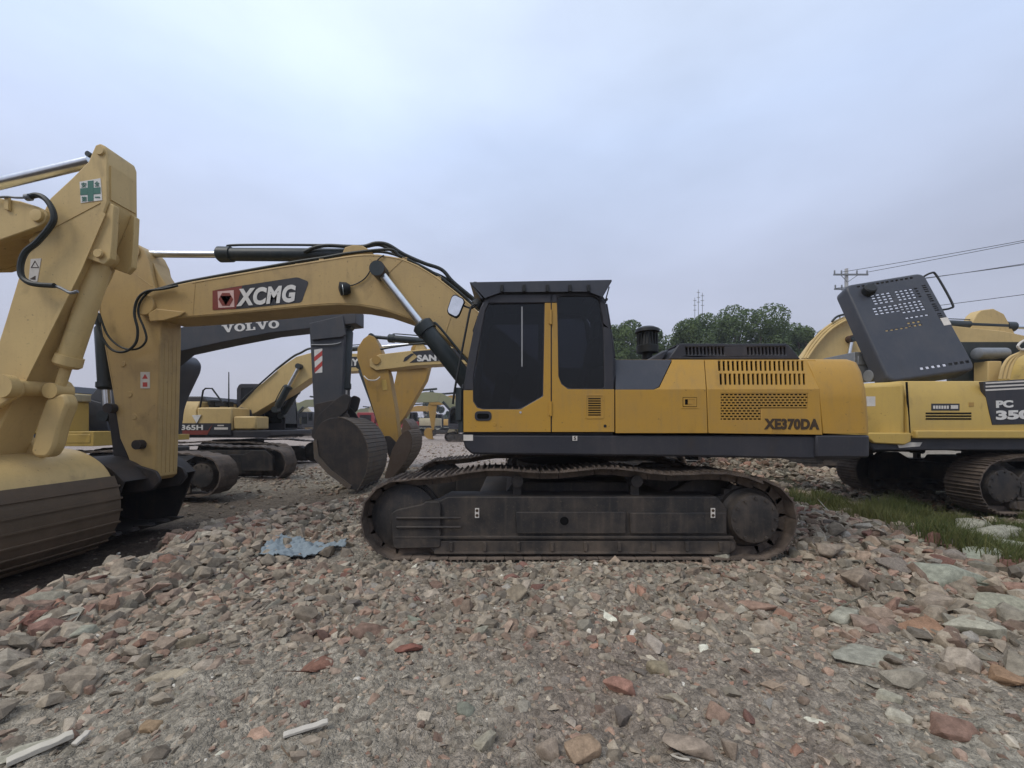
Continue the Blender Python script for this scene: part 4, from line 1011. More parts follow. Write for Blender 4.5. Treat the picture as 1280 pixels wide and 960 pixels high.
# ================================================================ 7. yellow excavator with its hood open at the right edge
pc = root('excavator', 'yellow excavator at the right edge with its dark perforated engine hood standing open', 'excavator', (10.05, 8.82, 0), 0, GROUP)
undercarriage_fwd(pc, 2.45, .5, -1.6, .6, 2.6)
_seen = set()
def shift_tree(o, d):
    if o.type == 'MESH' and o.data.name not in _seen: _seen.add(o.data.name); o.data.transform(Matrix.Translation(d))
    for k in children(o): shift_tree(k, d)
for o in children(pc): shift_tree(o, (.5, 0, 0))
house(pc, 'komat_yellow', 'charcoal', hood=False, cab_x=(.9, 2.6), cw_len=.80, tail=3.9, rx=.9, rail=False, detail=False, eng_end=-.9)
G0 = 7.32
m = MB(); m.prism(Q([(1133, 477.5), (1134.2, 477.5), (1138, 541), (1136.8, 541)], G0), G0-.006, G0+.02); m.build('panel_gap', 'dark_void', pc, world=True)
m = MB(); m.box(X(1141, G0), X(1300, G0), G0-.07, G0+.1, Z(548, G0), Z(538, G0)); m.prism(Q([(1084, 541), (1138, 541), (1138, 552), (1130, 556), (1092, 554), (1086, 549)], G0), G0-.02, G0+.2)
m.build('skirt_ledge', 'komat_yellow', pc, world=True, bevel=.02)
m = MB(); m.prism(Q([(1124, 556), (1135, 553), (1155, 553), (1152, 558), (1126, 560)], G0), G0+.03, G0+.3); m.build('skirt_sticker', 'sticker', pc, world=True)
m = MB()
for k in range(3): m.box(X(1157, G0), X(1214, G0), G0-.004, G0+.004, Z(517.6+k*3.5, G0), Z(515.6+k*3.5, G0))
m.build('vent', 'dark_void', pc, world=True)
m = MB(); m.box(X(1164, G0), X(1199, G0), G0-.006, G0+.004, Z(513, G0), Z(504.5, G0)); dd = m.build('decal', 'decal_dark', pc, world=True)
m = MB()
for k in range(6): m.box(X(1166+k*3.4, G0), X(1168.4+k*3.4, G0), G0-.009, G0-.005, Z(511, G0), Z(507, G0))
m.box(X(1188, G0), X(1197, G0), G0-.009, G0-.005, Z(511, G0), Z(506.5, G0)); m.build('text_line', 'sticker', dd, world=True)
m = MB(); m.box(X(1211, G0), X(1217, G0), G0-.006, G0+.002, Z(508, G0), Z(503, G0)); m.build('latch', 'orange_yellow', pc, world=True)
m = MB(); m.box(X(1079, G0), X(1088, G0), G0-.1, G0+.0, Z(508, G0), Z(496, G0)); m.build('rear_sticker', 'sticker', pc, world=True)
m = MB(); m.prism(Q([(1228, 477), (1330, 471), (1330, 529), (1240, 531), (1236, 515)], G0), G0-.008, G0+.06); dk = m.build('side_panel', 'charcoal', pc, world=True, bevel=.004)
m = MB()
for k in range(3): m.prism(Q([(1231, 478+k*4.4), (1330, 473+k*4.4), (1330, 475+k*4.4), (1231.5, 480+k*4.4)], G0), G0-.011, G0-.006)
m.build('pin_stripe', 'sticker', dk, world=True)
lettering('PC', (X(1244, G0), G0-.014, Z(510, G0)), .30, .13, 'white_paint', dk, ang=R(1.5), bold=.05, depth=.006)
lettering('350', (X(1244, G0), G0-.014, Z(525, G0)), .62, .165, 'white_paint', dk, ang=R(1.5), bold=.05, depth=.006)
# the open hood: a perforated pan leaning back on its hinge
HYc = 8.5
hA = P(1112, 478, 8.3); hB = P(1222, 462, 8.16); hC = P(1063, 355, 9.1)
hu, hv = hB-hA, hC-hA; hv = hv-hu.normalized()*hv.dot(hu.normalized())
hw, hl = hu.length/2, hv.length/2
Mh = planeM(hA+hu/2+hv/2, hu, hv)
outer = rnd([(-hw, -hl), (hw, -hl), (hw, hl), (-hw, hl)], .16, 6)
holes_ = []
def grid(u0, v0, nx, ny, du, dv, w, h):
    for i in range(nx):
        for j in range(ny): holes_.append([(u0+i*du, v0+j*dv), (u0+i*du+w, v0+j*dv), (u0+i*du+w, v0+j*dv+h), (u0+i*du, v0+j*dv+h)])
grid(-hw*.50, hl*.50, 4, 4, .105, .068, .075, .036)
grid(hw*.10, hl*.50, 5, 4, .095, .068, .068, .036)
grid(-hw*.60, hl*.29, 5, 3, .105, .068, .075, .036)
grid(hw*.04, hl*.24, 5, 4, .095, .068, .068, .036)
grid(hw*.04, hl*.12, 5, 1, .095, .085, .066, .034)
grid(-hw*.55, -hl*.06, 6, 1, .095, .085, .062, .03)
grid(hw*.02, -hl*.05, 3, 2, .095, .075, .062, .04)
for j in range(4): grid(hw*.78, hl*.58-j*hl*.2, 1, 4, .1, .05, .085, .03)
grid(-hw*.72, hl*.90, 12, 1, .098, .1, .06, .04)
grid(-hw*.20, -hl*.86, 9, 1, .105, .1, .07, .055)
inner = scale_poly(outer, .95); ch = .05
m = MB(); m.prism([inner]+holes_, 0, .02, Mh)
# rounded shoulder between the face and the side walls
bmh = m.bm; rings = []
for t_ in range(6):
    a_ = R(90*t_/5); s__ = .95+(1.0-.95)*math.sin(a_); d__ = ch*(1-math.cos(a_))*1.3
    rings.append([bmh.verts.new(Mh @ Vector((p[0], d__, p[1]))) for p in scale_poly(outer, s__)])
rings.append([bmh.verts.new(Mh @ Vector((p[0], .34, p[1]))) for p in outer])
rings.append([bmh.verts.new(Mh @ Vector((p[0], .34, p[1]))) for p in scale_poly(outer, .97)])
rings.append([bmh.verts.new(Mh @ Vector((p[0], .08, p[1]))) for p in scale_poly(outer, .97)])
nh = len(outer)
for ra, rb_ in zip(rings, rings[1:]):
    for i in range(nh): bmh.faces.new((ra[i], rb_[i], rb_[(i+1) % nh], ra[(i+1) % nh]))
hd = m.build('hood', 'slate', pc, world=True)
m = MB(); m.lathe(Mh @ Vector((-hw*.52, -.13, hl*.80)), Mh.to_3x3() @ Vector((0, 1, -.2)), [(0, .10), (.02, .12), (.14, .13), (.16, .1)], 18); m.build('exhaust_stub', 'rubber', hd, world=True)
m = MB(); m.box(hw*.80, hw*.97, -.004, .01, -hl*.12, hl*.03, Mh); m.build('hood_sticker', 'sticker', hd, world=True)
m = MB(); m.tube([Mh @ Vector(p) for p in ((hw, .08, hl*.93), (hw+.12, .0, hl*.95), (hw+.2, .0, hl*.88), (hw+.2, .0, hl*.28), (hw+.14, .02, hl*.2), (hw, .08, hl*.22))], .02); m.build('handrail', 'rubber', hd, world=True)
# exposed machinery behind the hood
m = MB(); m.box(X(1068, 9), X(1100, 9), 9.0, 9.9, Z(476, 9), Z(440, 9)); m.box(X(1072, 9), X(1092, 9), 8.985, 9.0, Z(456, 9), Z(445, 9)); m.cyl(P(1085, 470, 8.8), P(1120, 468, 8.8), .13); m.build('radiator_cowl', 'steel_grey', pc, world=True, bevel=.02)
m = MB(); m.lathe(P(1219, 442, 9.3), (1, 0, 0), [(0, .08), (.03, .13), (.66, .13), (.7, .08)], 20); m.build('muffler', 'steel_grey', pc, world=True)
m = MB(); m.box(X(1229, 9.3), X(1246, 9.3), 9.2, 9.5, 2.3, Z(452, 9.3)); m.build('muffler_bracket', 'pale_yellow', pc, world=True, bevel=.02)
m = MB(); m.box(X(1186, 9.6), X(1300, 9.6), 9.55, 9.65, 2.3, Z(428, 9.6)); m.build('firewall', 'cyl_dark', pc, world=True)
C0, C1 = 8.5, 9.1
m = MB(); m.prism(Q([(a_+38, b_) for a_, b_ in [(1248, 480), (1254, 462), (1266, 448), (1282, 438), (1330, 416), (1400, 386), (1480, 350), (1560, 330), (1700, 330), (1700, 365), (1560, 370), (1470, 400), (1410, 440), (1350, 500), (1290, 510)]], C0), C0, C1); m.build('boom', 'komat_yellow', pc, world=True, bevel=.02)
for k in range(3):
    hose([(1250+k*5, 474), (1254+k*5, 458), (1262+k*4, 447), (1276+k*3, 440), (1300, 425)], C0-.06, .026, pc, 'pale_yellow')
hose([(1272, 433), (1276, 428), (1285, 424), (1295, 424)], C0-.1, .022, pc, 'sticker')
hose([(1272, 433), (1276, 437), (1284, 436)], C0-.1, .022, pc, 'sticker')
# ================================================================ noise helpers (numpy)
def hash2(ix, iy, s=0):
    h = (ix.astype(np.int64)*374761393+iy.astype(np.int64)*668265263+s*982451653) & 0x7fffffff
    h = ((h ^ (h >> 13))*1274126177) & 0x7fffffff
    return ((h ^ (h >> 16)) & 0xffff)/65535.0
def vnoise(x, y, s=0):
    ix = np.floor(x); iy = np.floor(y); fx = x-ix; fy = y-iy
    fx = fx*fx*fx*(fx*(fx*6-15)+10); fy = fy*fy*fy*(fy*(fy*6-15)+10)
    a = hash2(ix, iy, s); b = hash2(ix+1, iy, s); c = hash2(ix, iy+1, s); d = hash2(ix+1, iy+1, s)
    return (a*(1-fx)+b*fx)*(1-fy)+(c*(1-fx)+d*fx)*fy-.5
def fbm(x, y, o=4, s=0):
    r = 0; a = 1
    for k in range(o): r = r+a*vnoise(x*2**k+17.3*k, y*2**k-9.1*k, s+k); a *= .5
    return r
def sst(a, b, x):
    t = np.clip((x-a)/(b-a), 0, 1); return t*t*(3-2*t)

def edge_left(y): return -4.35+.45*np.maximum(0, y-6.6)+.25*np.sin(y*1.7)+.15*np.sin(y*4.1)
def edge_right(y): return 5.35+.2*np.sin(y*2.1+1)
def masks(x, y):
    left = sst(0, .5, edge_left(y)-x)*(1-.25*sst(6.6, 7.6, y))*(1-sst(9, 11.5, y))
    right = sst(0, .5, x-edge_right(y))*sst(3.2, 3.9, y+np.maximum(0, x-6)*.0)*(1-sst(11, 13, y))
    road = sst(13, 18, y)*(1-sst(1, 5, x))
    return left, right, road
def height(x, y):
    left, right, road = masks(x, y)
    h = -.17*left-.12*right
    near = 1-sst(14, 24, np.hypot(x, y))
    mach = sst(-2.2, -1.7, x)*(1-sst(3.5, 4.2, x))*sst(4.5, 4.75, y)*(1-sst(8.2, 8.8, y))
    big = fbm(x*.9, y*.9, 3, 3)*.11*near*(1-.5*left)*(1-mach)
    med = fbm(x*3.5, y*3.5, 3, 5)*.035*near*(1-.65*left-.4*road)*(1-mach*.7)
    h = h+big+med
    h = h+.05*np.exp(-((x+3.9)/.45)**2)*(1-sst(6.8, 7.8, y))+.10*np.exp(-((x-5.0)/.5)**2)*(1-sst(7, 9, y))
    h = h+.13*np.exp(-((x-3.75)**2/.5+(y-4.35)**2/.35))
    h = h+.62*np.exp(-((x-7.1)/1.6)**2-((y-12.6)/1.3)**2)
    h = h+fbm(x*.06, y*.06, 2, 9)*.5*sst(25, 60, np.hypot(x, y))*sst(8, 30, np.abs(x))
    return h-.02*mach

# ---------------------------------------------------------------- ground sheet (polar grid, real relief near by)
rr = np.concatenate([[.0], np.geomspace(.6, 14, 560), np.geomspace(14.2, 1500, 130)])
th = np.concatenate([np.linspace(-58, 58, 760), np.linspace(59, 301, 90)])*math.pi/180
RR, TT = np.meshgrid(rr, th, indexing='ij')
gx = RR*np.sin(TT); gy = RR*np.cos(TT)
gz = height(gx, gy)
fine = (1-sst(7, 12, RR))
lf, rg_, rd_ = masks(gx, gy)
# pebbly micro relief
def pebble(x, y, f, s):
    x = x*f; y = y*f; ix = np.floor(x); iy = np.floor(y); best = np.full(x.shape, 9.)
    for dx in (-1, 0, 1):
        for dy in (-1, 0, 1):
            px = ix+dx+hash2(ix+dx, iy+dy, s); py = iy+dy+hash2(ix+dx, iy+dy, s+7)
            best = np.minimum(best, (px-x)**2+(py-y)**2)
    return np.clip(1-best*1.6, 0, 1)
gz = gz+fine*(1-.8*lf)*(pebble(gx, gy, 14, 1)*.014+pebble(gx, gy, 34, 2)*.006+fbm(gx*18, gy*18, 3, 20)*.014)
nr, nt_ = RR.shape
V = np.stack([gx, gy, gz], -1).reshape(-1, 3)
ii, jj = np.meshgrid(np.arange(nr-1), np.arange(nt_), indexing='ij')
j2 = (jj+1) % nt_
Fc = np.stack([ii*nt_+jj, ii*nt_+j2, (ii+1)*nt_+j2, (ii+1)*nt_+jj], -1).reshape(-1, 4)
def mesh_np(name, V, Fc, colors=None, smooth=False):
    me = bpy.data.meshes.new(name); k = Fc.shape[1]
    me.vertices.add(len(V)); me.vertices.foreach_set('co', np.ascontiguousarray(V, dtype=np.float32).ravel())
    me.loops.add(Fc.size); me.loops.foreach_set('vertex_index', np.ascontiguousarray(Fc, dtype=np.int32).ravel())
    me.polygons.add(len(Fc)); me.polygons.foreach_set('loop_start', np.arange(0, Fc.size, k, dtype=np.int32))
    me.polygons.foreach_set('loop_total', np.full(len(Fc), k, dtype=np.int32))
    if colors is not None:
        at = me.color_attributes.new('Col', 'FLOAT_COLOR', 'POINT')
        at.data.foreach_set('color', np.concatenate([colors, np.ones((len(colors), 1))], 1).astype(np.float32).ravel())
    me.update(calc_edges=True); me.validate()
    me.polygons.foreach_set('use_smooth', np.full(len(me.polygons), smooth))
    return me
def mixc(a, b, t): return a*(1-t)[..., None]+np.array(b)*t[..., None]
base = np.broadcast_to(np.array([.255, .225, .178]), RR.shape+(3,)).copy()
base = mixc(base, [.165, .118, .095], np.clip(fbm(gx*.8, gy*.8, 3, 31)*1.6+.15, 0, 1)*.6)
base = mixc(base, [.27, .245, .195], np.clip(fbm(gx*.6+5, gy*.6, 3, 41)*2, 0, 1)*.8)
base = mixc(base, [.055, .040, .030], lf)
base = mixc(base, [.06, .055, .035], rg_)
far_ = sst(8, 12, RR)
base = mixc(base, [.34, .285, .25], rd_*.9)
base = mixc(base, [.10, .10, .06], sst(90, 160, RR))
gm = mesh_np('ground', V, Fc, base.reshape(-1, 3), True)
m_ = bpy.data.materials.new('ground'); nt, b = nodes(m_); N = nt.nodes; L = nt.links
ca = N.new('ShaderNodeVertexColor'); ca.layer_name = 'Col'; tc = N.new('ShaderNodeTexCoord')
def tnoise(sc, d=6):
    n = N.new('ShaderNodeTexNoise'); n.inputs['Scale'].default_value = sc; n.inputs['Detail'].default_value = d; L.new(tc.outputs['Object'], n.inputs['Vector']); return n.outputs[0]
def vor(sc):
    n = N.new('ShaderNodeTexVoronoi'); n.inputs['Scale'].default_value = sc; L.new(tc.outputs['Object'], n.inputs['Vector']); return n
n1, n2 = tnoise(9, 8), tnoise(60, 4)
v1, v2 = vor(38), vor(95)
def mr(src, a, b_, c=0, d=1):
    r = N.new('ShaderNodeMapRange'); r.inputs[1].default_value = a; r.inputs[2].default_value = b_; r.inputs[3].default_value = c; r.inputs[4].default_value = d; L.new(src, r.inputs[0]); return r.outputs[0]
def mulc(cin, fac):
    x = N.new('ShaderNodeMix'); x.data_type = 'RGBA'; x.blend_type = 'MULTIPLY'; x.inputs[0].default_value = 1; L.new(cin, x.inputs[6])
    cc_ = N.new('ShaderNodeCombineColor'); [L.new(fac, cc_.inputs[i]) for i in range(3)]; L.new(cc_.outputs[0], x.inputs[7]); return x.outputs[2]
c1 = mulc(ca.outputs['Color'], mr(n1, .3, .7, .72, 1.3))
c1 = mulc(c1, mr(n2, .3, .7, .75, 1.25))
sv = N.new('ShaderNodeSeparateColor'); L.new(v1.outputs['Color'], sv.inputs[0])
c1 = mulc(c1, mr(sv.outputs[0], 0, 1, .72, 1.32))
L.new(c1, b.inputs['Base Color']); b.inputs['Roughness'].default_value = .95; b.inputs['Specular IOR Level'].default_value = .15
bp = N.new('ShaderNodeBump'); bp.inputs['Strength'].default_value = .8; bp.inputs['Distance'].default_value = .012
ad = N.new('ShaderNodeMath'); ad.operation = 'SUBTRACT'; L.new(n2, ad.inputs[0]); L.new(v1.outputs['Distance'], ad.inputs[1]); 
ad2 = N.new('ShaderNodeMath'); ad2.operation = 'SUBTRACT'; L.new(ad.outputs[0], ad2.inputs[0]); L.new(v2.outputs['Distance'], ad2.inputs[1])
L.new(ad2.outputs[0], bp.inputs['Height']); L.new(bp.outputs[0], b.inputs['Normal'])
MATS['ground'] = m_
gm.materials.append(m_); go = bpy.data.objects.new('ground', gm); col.objects.link(go); go['kind'] = 'structure'

# ---------------------------------------------------------------- stones
m_ = bpy.data.materials.new('stone'); nt, b = nodes(m_); N = nt.nodes; L = nt.links
ca = N.new('ShaderNodeVertexColor'); ca.layer_name = 'Col'; tc = N.new('ShaderNodeTexCoord'); 
n1, n2 = tnoise(22, 7), tnoise(130, 4)
c1 = mulc(ca.outputs['Color'], mr(n1, .3, .7, .72, 1.28)); c1 = mulc(c1, mr(n2, .3, .7, .85, 1.15))
L.new(c1, b.inputs['Base Color']); b.inputs['Roughness'].default_value = .93; b.inputs['Specular IOR Level'].default_value = .2
bp = N.new('ShaderNodeBump'); bp.inputs['Strength'].default_value = .7; bp.inputs['Distance'].default_value = .006
L.new(n1, bp.inputs['Height']); bp2 = N.new('ShaderNodeBump'); bp2.inputs['Strength'].default_value = .5; bp2.inputs['Distance'].default_value = .003; L.new(n2, bp2.inputs['Height']); L.new(bp.outputs[0], bp2.inputs['Normal']); L.new(bp2.outputs[0], b.inputs['Normal'])
MATS['stone'] = m_
def hull(npts, seed, boxy=.5):
    rd = random.Random(seed); bm = bmesh.new()
    for k in range(npts):
        v = Vector((rd.gauss(0, 1), rd.gauss(0, 1), rd.gauss(0, 1))).normalized()
        mxx = max(abs(c) for c in v); v = v*(1-boxy)+v/mxx*boxy
        bm.verts.new(v*rd.uniform(.85, 1.1)*.5)
    bmesh.ops.convex_hull(bm, input=bm.verts[:])
    for v in [v for v in bm.verts if not v.link_faces]: bm.verts.remove(v)
    bmesh.ops.triangulate(bm, faces=bm.faces[:]); bm.verts.ensure_lookup_table(); bm.verts.index_update()
    v = np.array([v.co[:] for v in bm.verts]); f = np.array([[w.index for w in f.verts] for f in bm.faces]); bm.free()
    return v, f
HULLS = [hull(n, 100+i, bx) for i, (n, bx) in enumerate([(9, .3), (10, .6), (12, .4), (14, .7), (16, .5), (18, .3), (11, .8), (20, .6), (8, .9), (13, .2), (22, .8), (15, .9)])]
PAL = np.array([[.20, .17, .14], [.17, .14, .115], [.235, .205, .17], [.20, .125, .10], [.22, .115, .085], [.16, .09, .075], [.26, .24, .205], [.175, .165, .14], [.30, .27, .23], [.13, .115, .10], [.21, .18, .16], [.23, .16, .13]])
PW = np.array([.17, .15, .12, .12, .07, .06, .07, .08, .03, .06, .05, .05]); PW = PW/PW.sum()
def rotmats(n, tilt):
    a = rng.uniform(0, 2*PI, n); bx = rng.normal(0, tilt, n); by = rng.normal(0, tilt, n)
    ca_, sa = np.cos(a), np.sin(a); cb_, sb = np.cos(bx), np.sin(bx); cc_, sc_ = np.cos(by), np.sin(by); o = np.zeros(n); i1_ = np.ones(n)
    Rz = np.stack([np.stack([ca_, -sa, o], -1), np.stack([sa, ca_, o], -1), np.stack([o, o, i1_], -1)], -2)
    Rx = np.stack([np.stack([i1_, o, o], -1), np.stack([o, cb_, -sb], -1), np.stack([o, sb, cb_], -1)], -2)
    Ry = np.stack([np.stack([cc_, o, sc_], -1), np.stack([o, i1_, o], -1), np.stack([-sc_, o, cc_], -1)], -2)
    return Rx @ Ry @ Rz
def stones(x, y, s, colr, sink=.25, flat=.6, tilt=.35):
    n = len(x); z = height(x, y)
    sc_ = np.stack([s*rng.uniform(.8, 1.35, n), s*rng.uniform(.6, 1.0, n), s*rng.uniform(flat*.6, flat*1.2, n)], -1)
    Rm = rotmats(n, tilt); var = rng.integers(0, len(HULLS), n)
    Vs, Fs, Cs = [], [], []; off = 0
    for k, (hv, hf) in enumerate(HULLS):
        I = np.where(var == k)[0]
        if not len(I): continue
        v = hv[None]*sc_[I][:, None, :]; v = np.einsum('nij,nkj->nki', Rm[I], v)
        v[..., 0] += x[I][:, None]; v[..., 1] += y[I][:, None]; v[..., 2] += (z[I]+sc_[I, 2]*(.5-sink))[:, None]
        Vs.append(v.reshape(-1, 3)); Fs.append((hf[None]+off+np.arange(len(I))[:, None, None]*len(hv)).reshape(-1, 3)); off += len(I)*len(hv)
        Cs.append(np.repeat(colr[I], len(hv), 0))
    return np.concatenate(Vs), np.concatenate(Fs), np.concatenate(Cs)
def pick_colors(n, x, y):
    c = PAL[rng.choice(len(PAL), n, p=PW)]
    red = np.clip(fbm(x*.9, y*.9, 3, 31)*2.2+.25, 0, 1)       # the reddish drifts of brick
    isr = rng.random(n) < red*.22
    c[isr] = PAL[rng.choice([3, 4, 5, 11], isr.sum())]
    t = rng.beta(2, 2.2, (n, 1)); c = c*(1-t)+np.array([.24, .198, .158])*t
    return c*rng.uniform(.72, 1.6, (n, 1))*np.array([1.03, 1.03, .96])
def in_tracks(x, y): return (x > -1.7) & (x < 3.25) & (((y > 4.74) & (y < 5.4)) | ((y > 7.3) & (y < 8.0)))
def scatter(n, x0, x1, y0, y1, smin, smax, power=2.2):
    x = rng.uniform(x0, x1, n); y = rng.uniform(y0, y1, n)
    s = smin*(smax/smin)**(rng.random(n)**power)
    return x, y, s
VV, FF, CC = [], [], []; off = 0
def add_st(x, y, s, **k):
    global off
    l, r, rd__ = masks(x, y)
    keep = (rng.random(len(x)) > l*.93) & (rng.random(len(x)) > r*.55) & ~(in_tracks(x, y) & (s > .03))
    x, y, s = x[keep], y[keep], s[keep]
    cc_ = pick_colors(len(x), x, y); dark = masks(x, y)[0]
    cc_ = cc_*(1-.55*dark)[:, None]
    wh = rng.random(len(x)) < .014*(s < .07); cc_[wh] = np.array([.58, .54, .46])
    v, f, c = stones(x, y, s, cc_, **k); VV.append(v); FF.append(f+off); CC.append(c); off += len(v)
x, y, s = scatter(26000, -3.2, 3.2, 1.1, 3.6, .008, .045, 1.6); add_st(x, y, s, sink=.15)
x, y, s = scatter(34000, -5.8, 5.8, 2.8, 7.5, .012, .085, 1.9); add_st(x, y, s, sink=.28)
x, y, s = scatter(3200, -3.5, 3.5, 1.2, 3.6, .03, .10, 2.4); add_st(x, y, s, sink=.3)
# rubble is thicker and coarser along the two shoulders and around the tracks
x = np.where(rng.random(9000) < .5, edge_left(rng.uniform(2.4, 7.5, 9000))+np.abs(rng.normal(0, .8, 9000)), edge_right(rng.uniform(2.6, 8.5, 9000))-np.abs(rng.normal(0, 1.1, 9000)))
y = rng.uniform(2.0, 8.3, 9000); s = .05*(.22/.05)**(rng.random(9000)**2.0); add_st(x, y, s, sink=.2, flat=.7, tilt=.4)
x, y, s = scatter(5200, -4.2, 4.6, 3.0, 4.7, .04, .15, 2.0); add_st(x, y, s, sink=.34, flat=.7)
x, y, s = scatter(3500, -4.2, 4.6, 5.4, 9.0, .04, .13, 1.8); add_st(x, y, s, sink=.25)
x, y, s = scatter(9000, -9, 3, 7.5, 15, .03, .15, 2.2); add_st(x, y, s, sink=.3, flat=.5)
x, y, s = scatter(15000, 2.2, 10.5, 8.2, 16, .06, .28, 2.0); add_st(x, y, s, sink=.22, flat=.65)
x, y, s = scatter(5000, -16, 12, 14, 34, .05, .2, 2.2); add_st(x, y, s, sink=.35, flat=.4)
x, y, s = scatter(2600, 5.4, 9.5, 3.0, 8, .05, .24, 2.0); add_st(x, y, s, sink=.2)
me = mesh_np('rubble', np.concatenate(VV), np.concatenate(FF), np.concatenate(CC))
me.materials.append(MATS['stone']); ro = bpy.data.objects.new('rubble', me); col.objects.link(ro); ro['kind'] = 'stuff'
tag(ro, 'loose broken brick and gravel covering the whole yard', 'rubble')

# ---------------------------------------------------------------- individual stones
def stone_mesh(name, dims, c, seed, boxy=.6, npts=16, rough=.03, sub=2, bevelw=.06):
    hv, hf = hull(npts, seed, boxy)
    bm = bmesh.new(); vs = [bm.verts.new(Vector(v)) for v in hv]
    for f in hf: bm.faces.new([vs[i] for i in f])
    bmesh.ops.dissolve_limit(bm, angle_limit=R(14), verts=bm.verts[:], edges=bm.edges[:])
    bmesh.ops.bevel(bm, geom=bm.edges[:], offset=bevelw, segments=2, affect='EDGES', profile=.6)
    bmesh.ops.triangulate(bm, faces=bm.faces[:])
    if sub: bmesh.ops.subdivide_edges(bm, edges=[e for e in bm.edges if e.calc_length() > .18], cuts=sub, use_grid_fill=True)
    bmesh.ops.triangulate(bm, faces=bm.faces[:])
    bm.normal_update()
    from mathutils import noise
    for v in bm.verts:
        p = v.co*4+Vector((seed, 0, 0)); v.co += v.normal*(noise.noise(p)*rough+noise.noise(p*3.1)*rough*.5)
    for v in bm.verts: v.co = Vector((v.co.x*dims[0], v.co.y*dims[1], v.co.z*dims[2]))
    me = bpy.data.meshes.new(name); bm.to_mesh(me); bm.free()
    at = me.color_attributes.new('Col', 'FLOAT_COLOR', 'POINT')
    at.data.foreach_set('color', np.tile(np.array([*c, 1], dtype=np.float32), len(me.vertices)))
    me.materials.append(MATS['stone']); me.shade_smooth(); me.set_sharp_from_angle(angle=R(38))
    return me
def hgt(x, y): return float(height(np.array([x]), np.array([y]))[0])
def stone_at(px, py, wpx, dims_ratio, c, name, label, cat, seed, rz=0, tilt=(0, 0), sink=.12, group=None, **k):
    wpx = wpx*(1.3 if px > 1030 and py < 810 else 1.12)
    """px,py = where its foot meets the ground in the photograph, wpx its width there"""
    Yg = 2.0
    for _ in range(30):
        zg = hgt(X(px, Yg), Yg); Yn_ = (HC-zg)*F/(py-HY); Yg = Yg*.5+Yn_*.5
    w = wpx*Yg/F; dims = (w*1.08, w*dims_ratio[0]*1.08, w*dims_ratio[1]*1.1)
    c = tuple(v*f for v, f in zip(c, (1.04, 1.04, .92)))
    me = stone_mesh(name, dims, c, seed, **k)
    o = bpy.data.objects.new(name, me); col.objects.link(o)
    o.location = (X(px, Yg), Yg+dims[1]*.25, hgt(X(px, Yg), Yg)+dims[2]*(.5-sink)); o.rotation_euler = (tilt[0], tilt[1], rz)
    return tag(o, label, cat, group)
GR, PK, RD, PL, GN, OR_ = (.26, .235, .20), (.27, .215, .185), (.19, .125, .105), (.36, .33, .29), (.26, .265, .235), (.28, .20, .15)
SG = 'larger stones lying in the rubble'
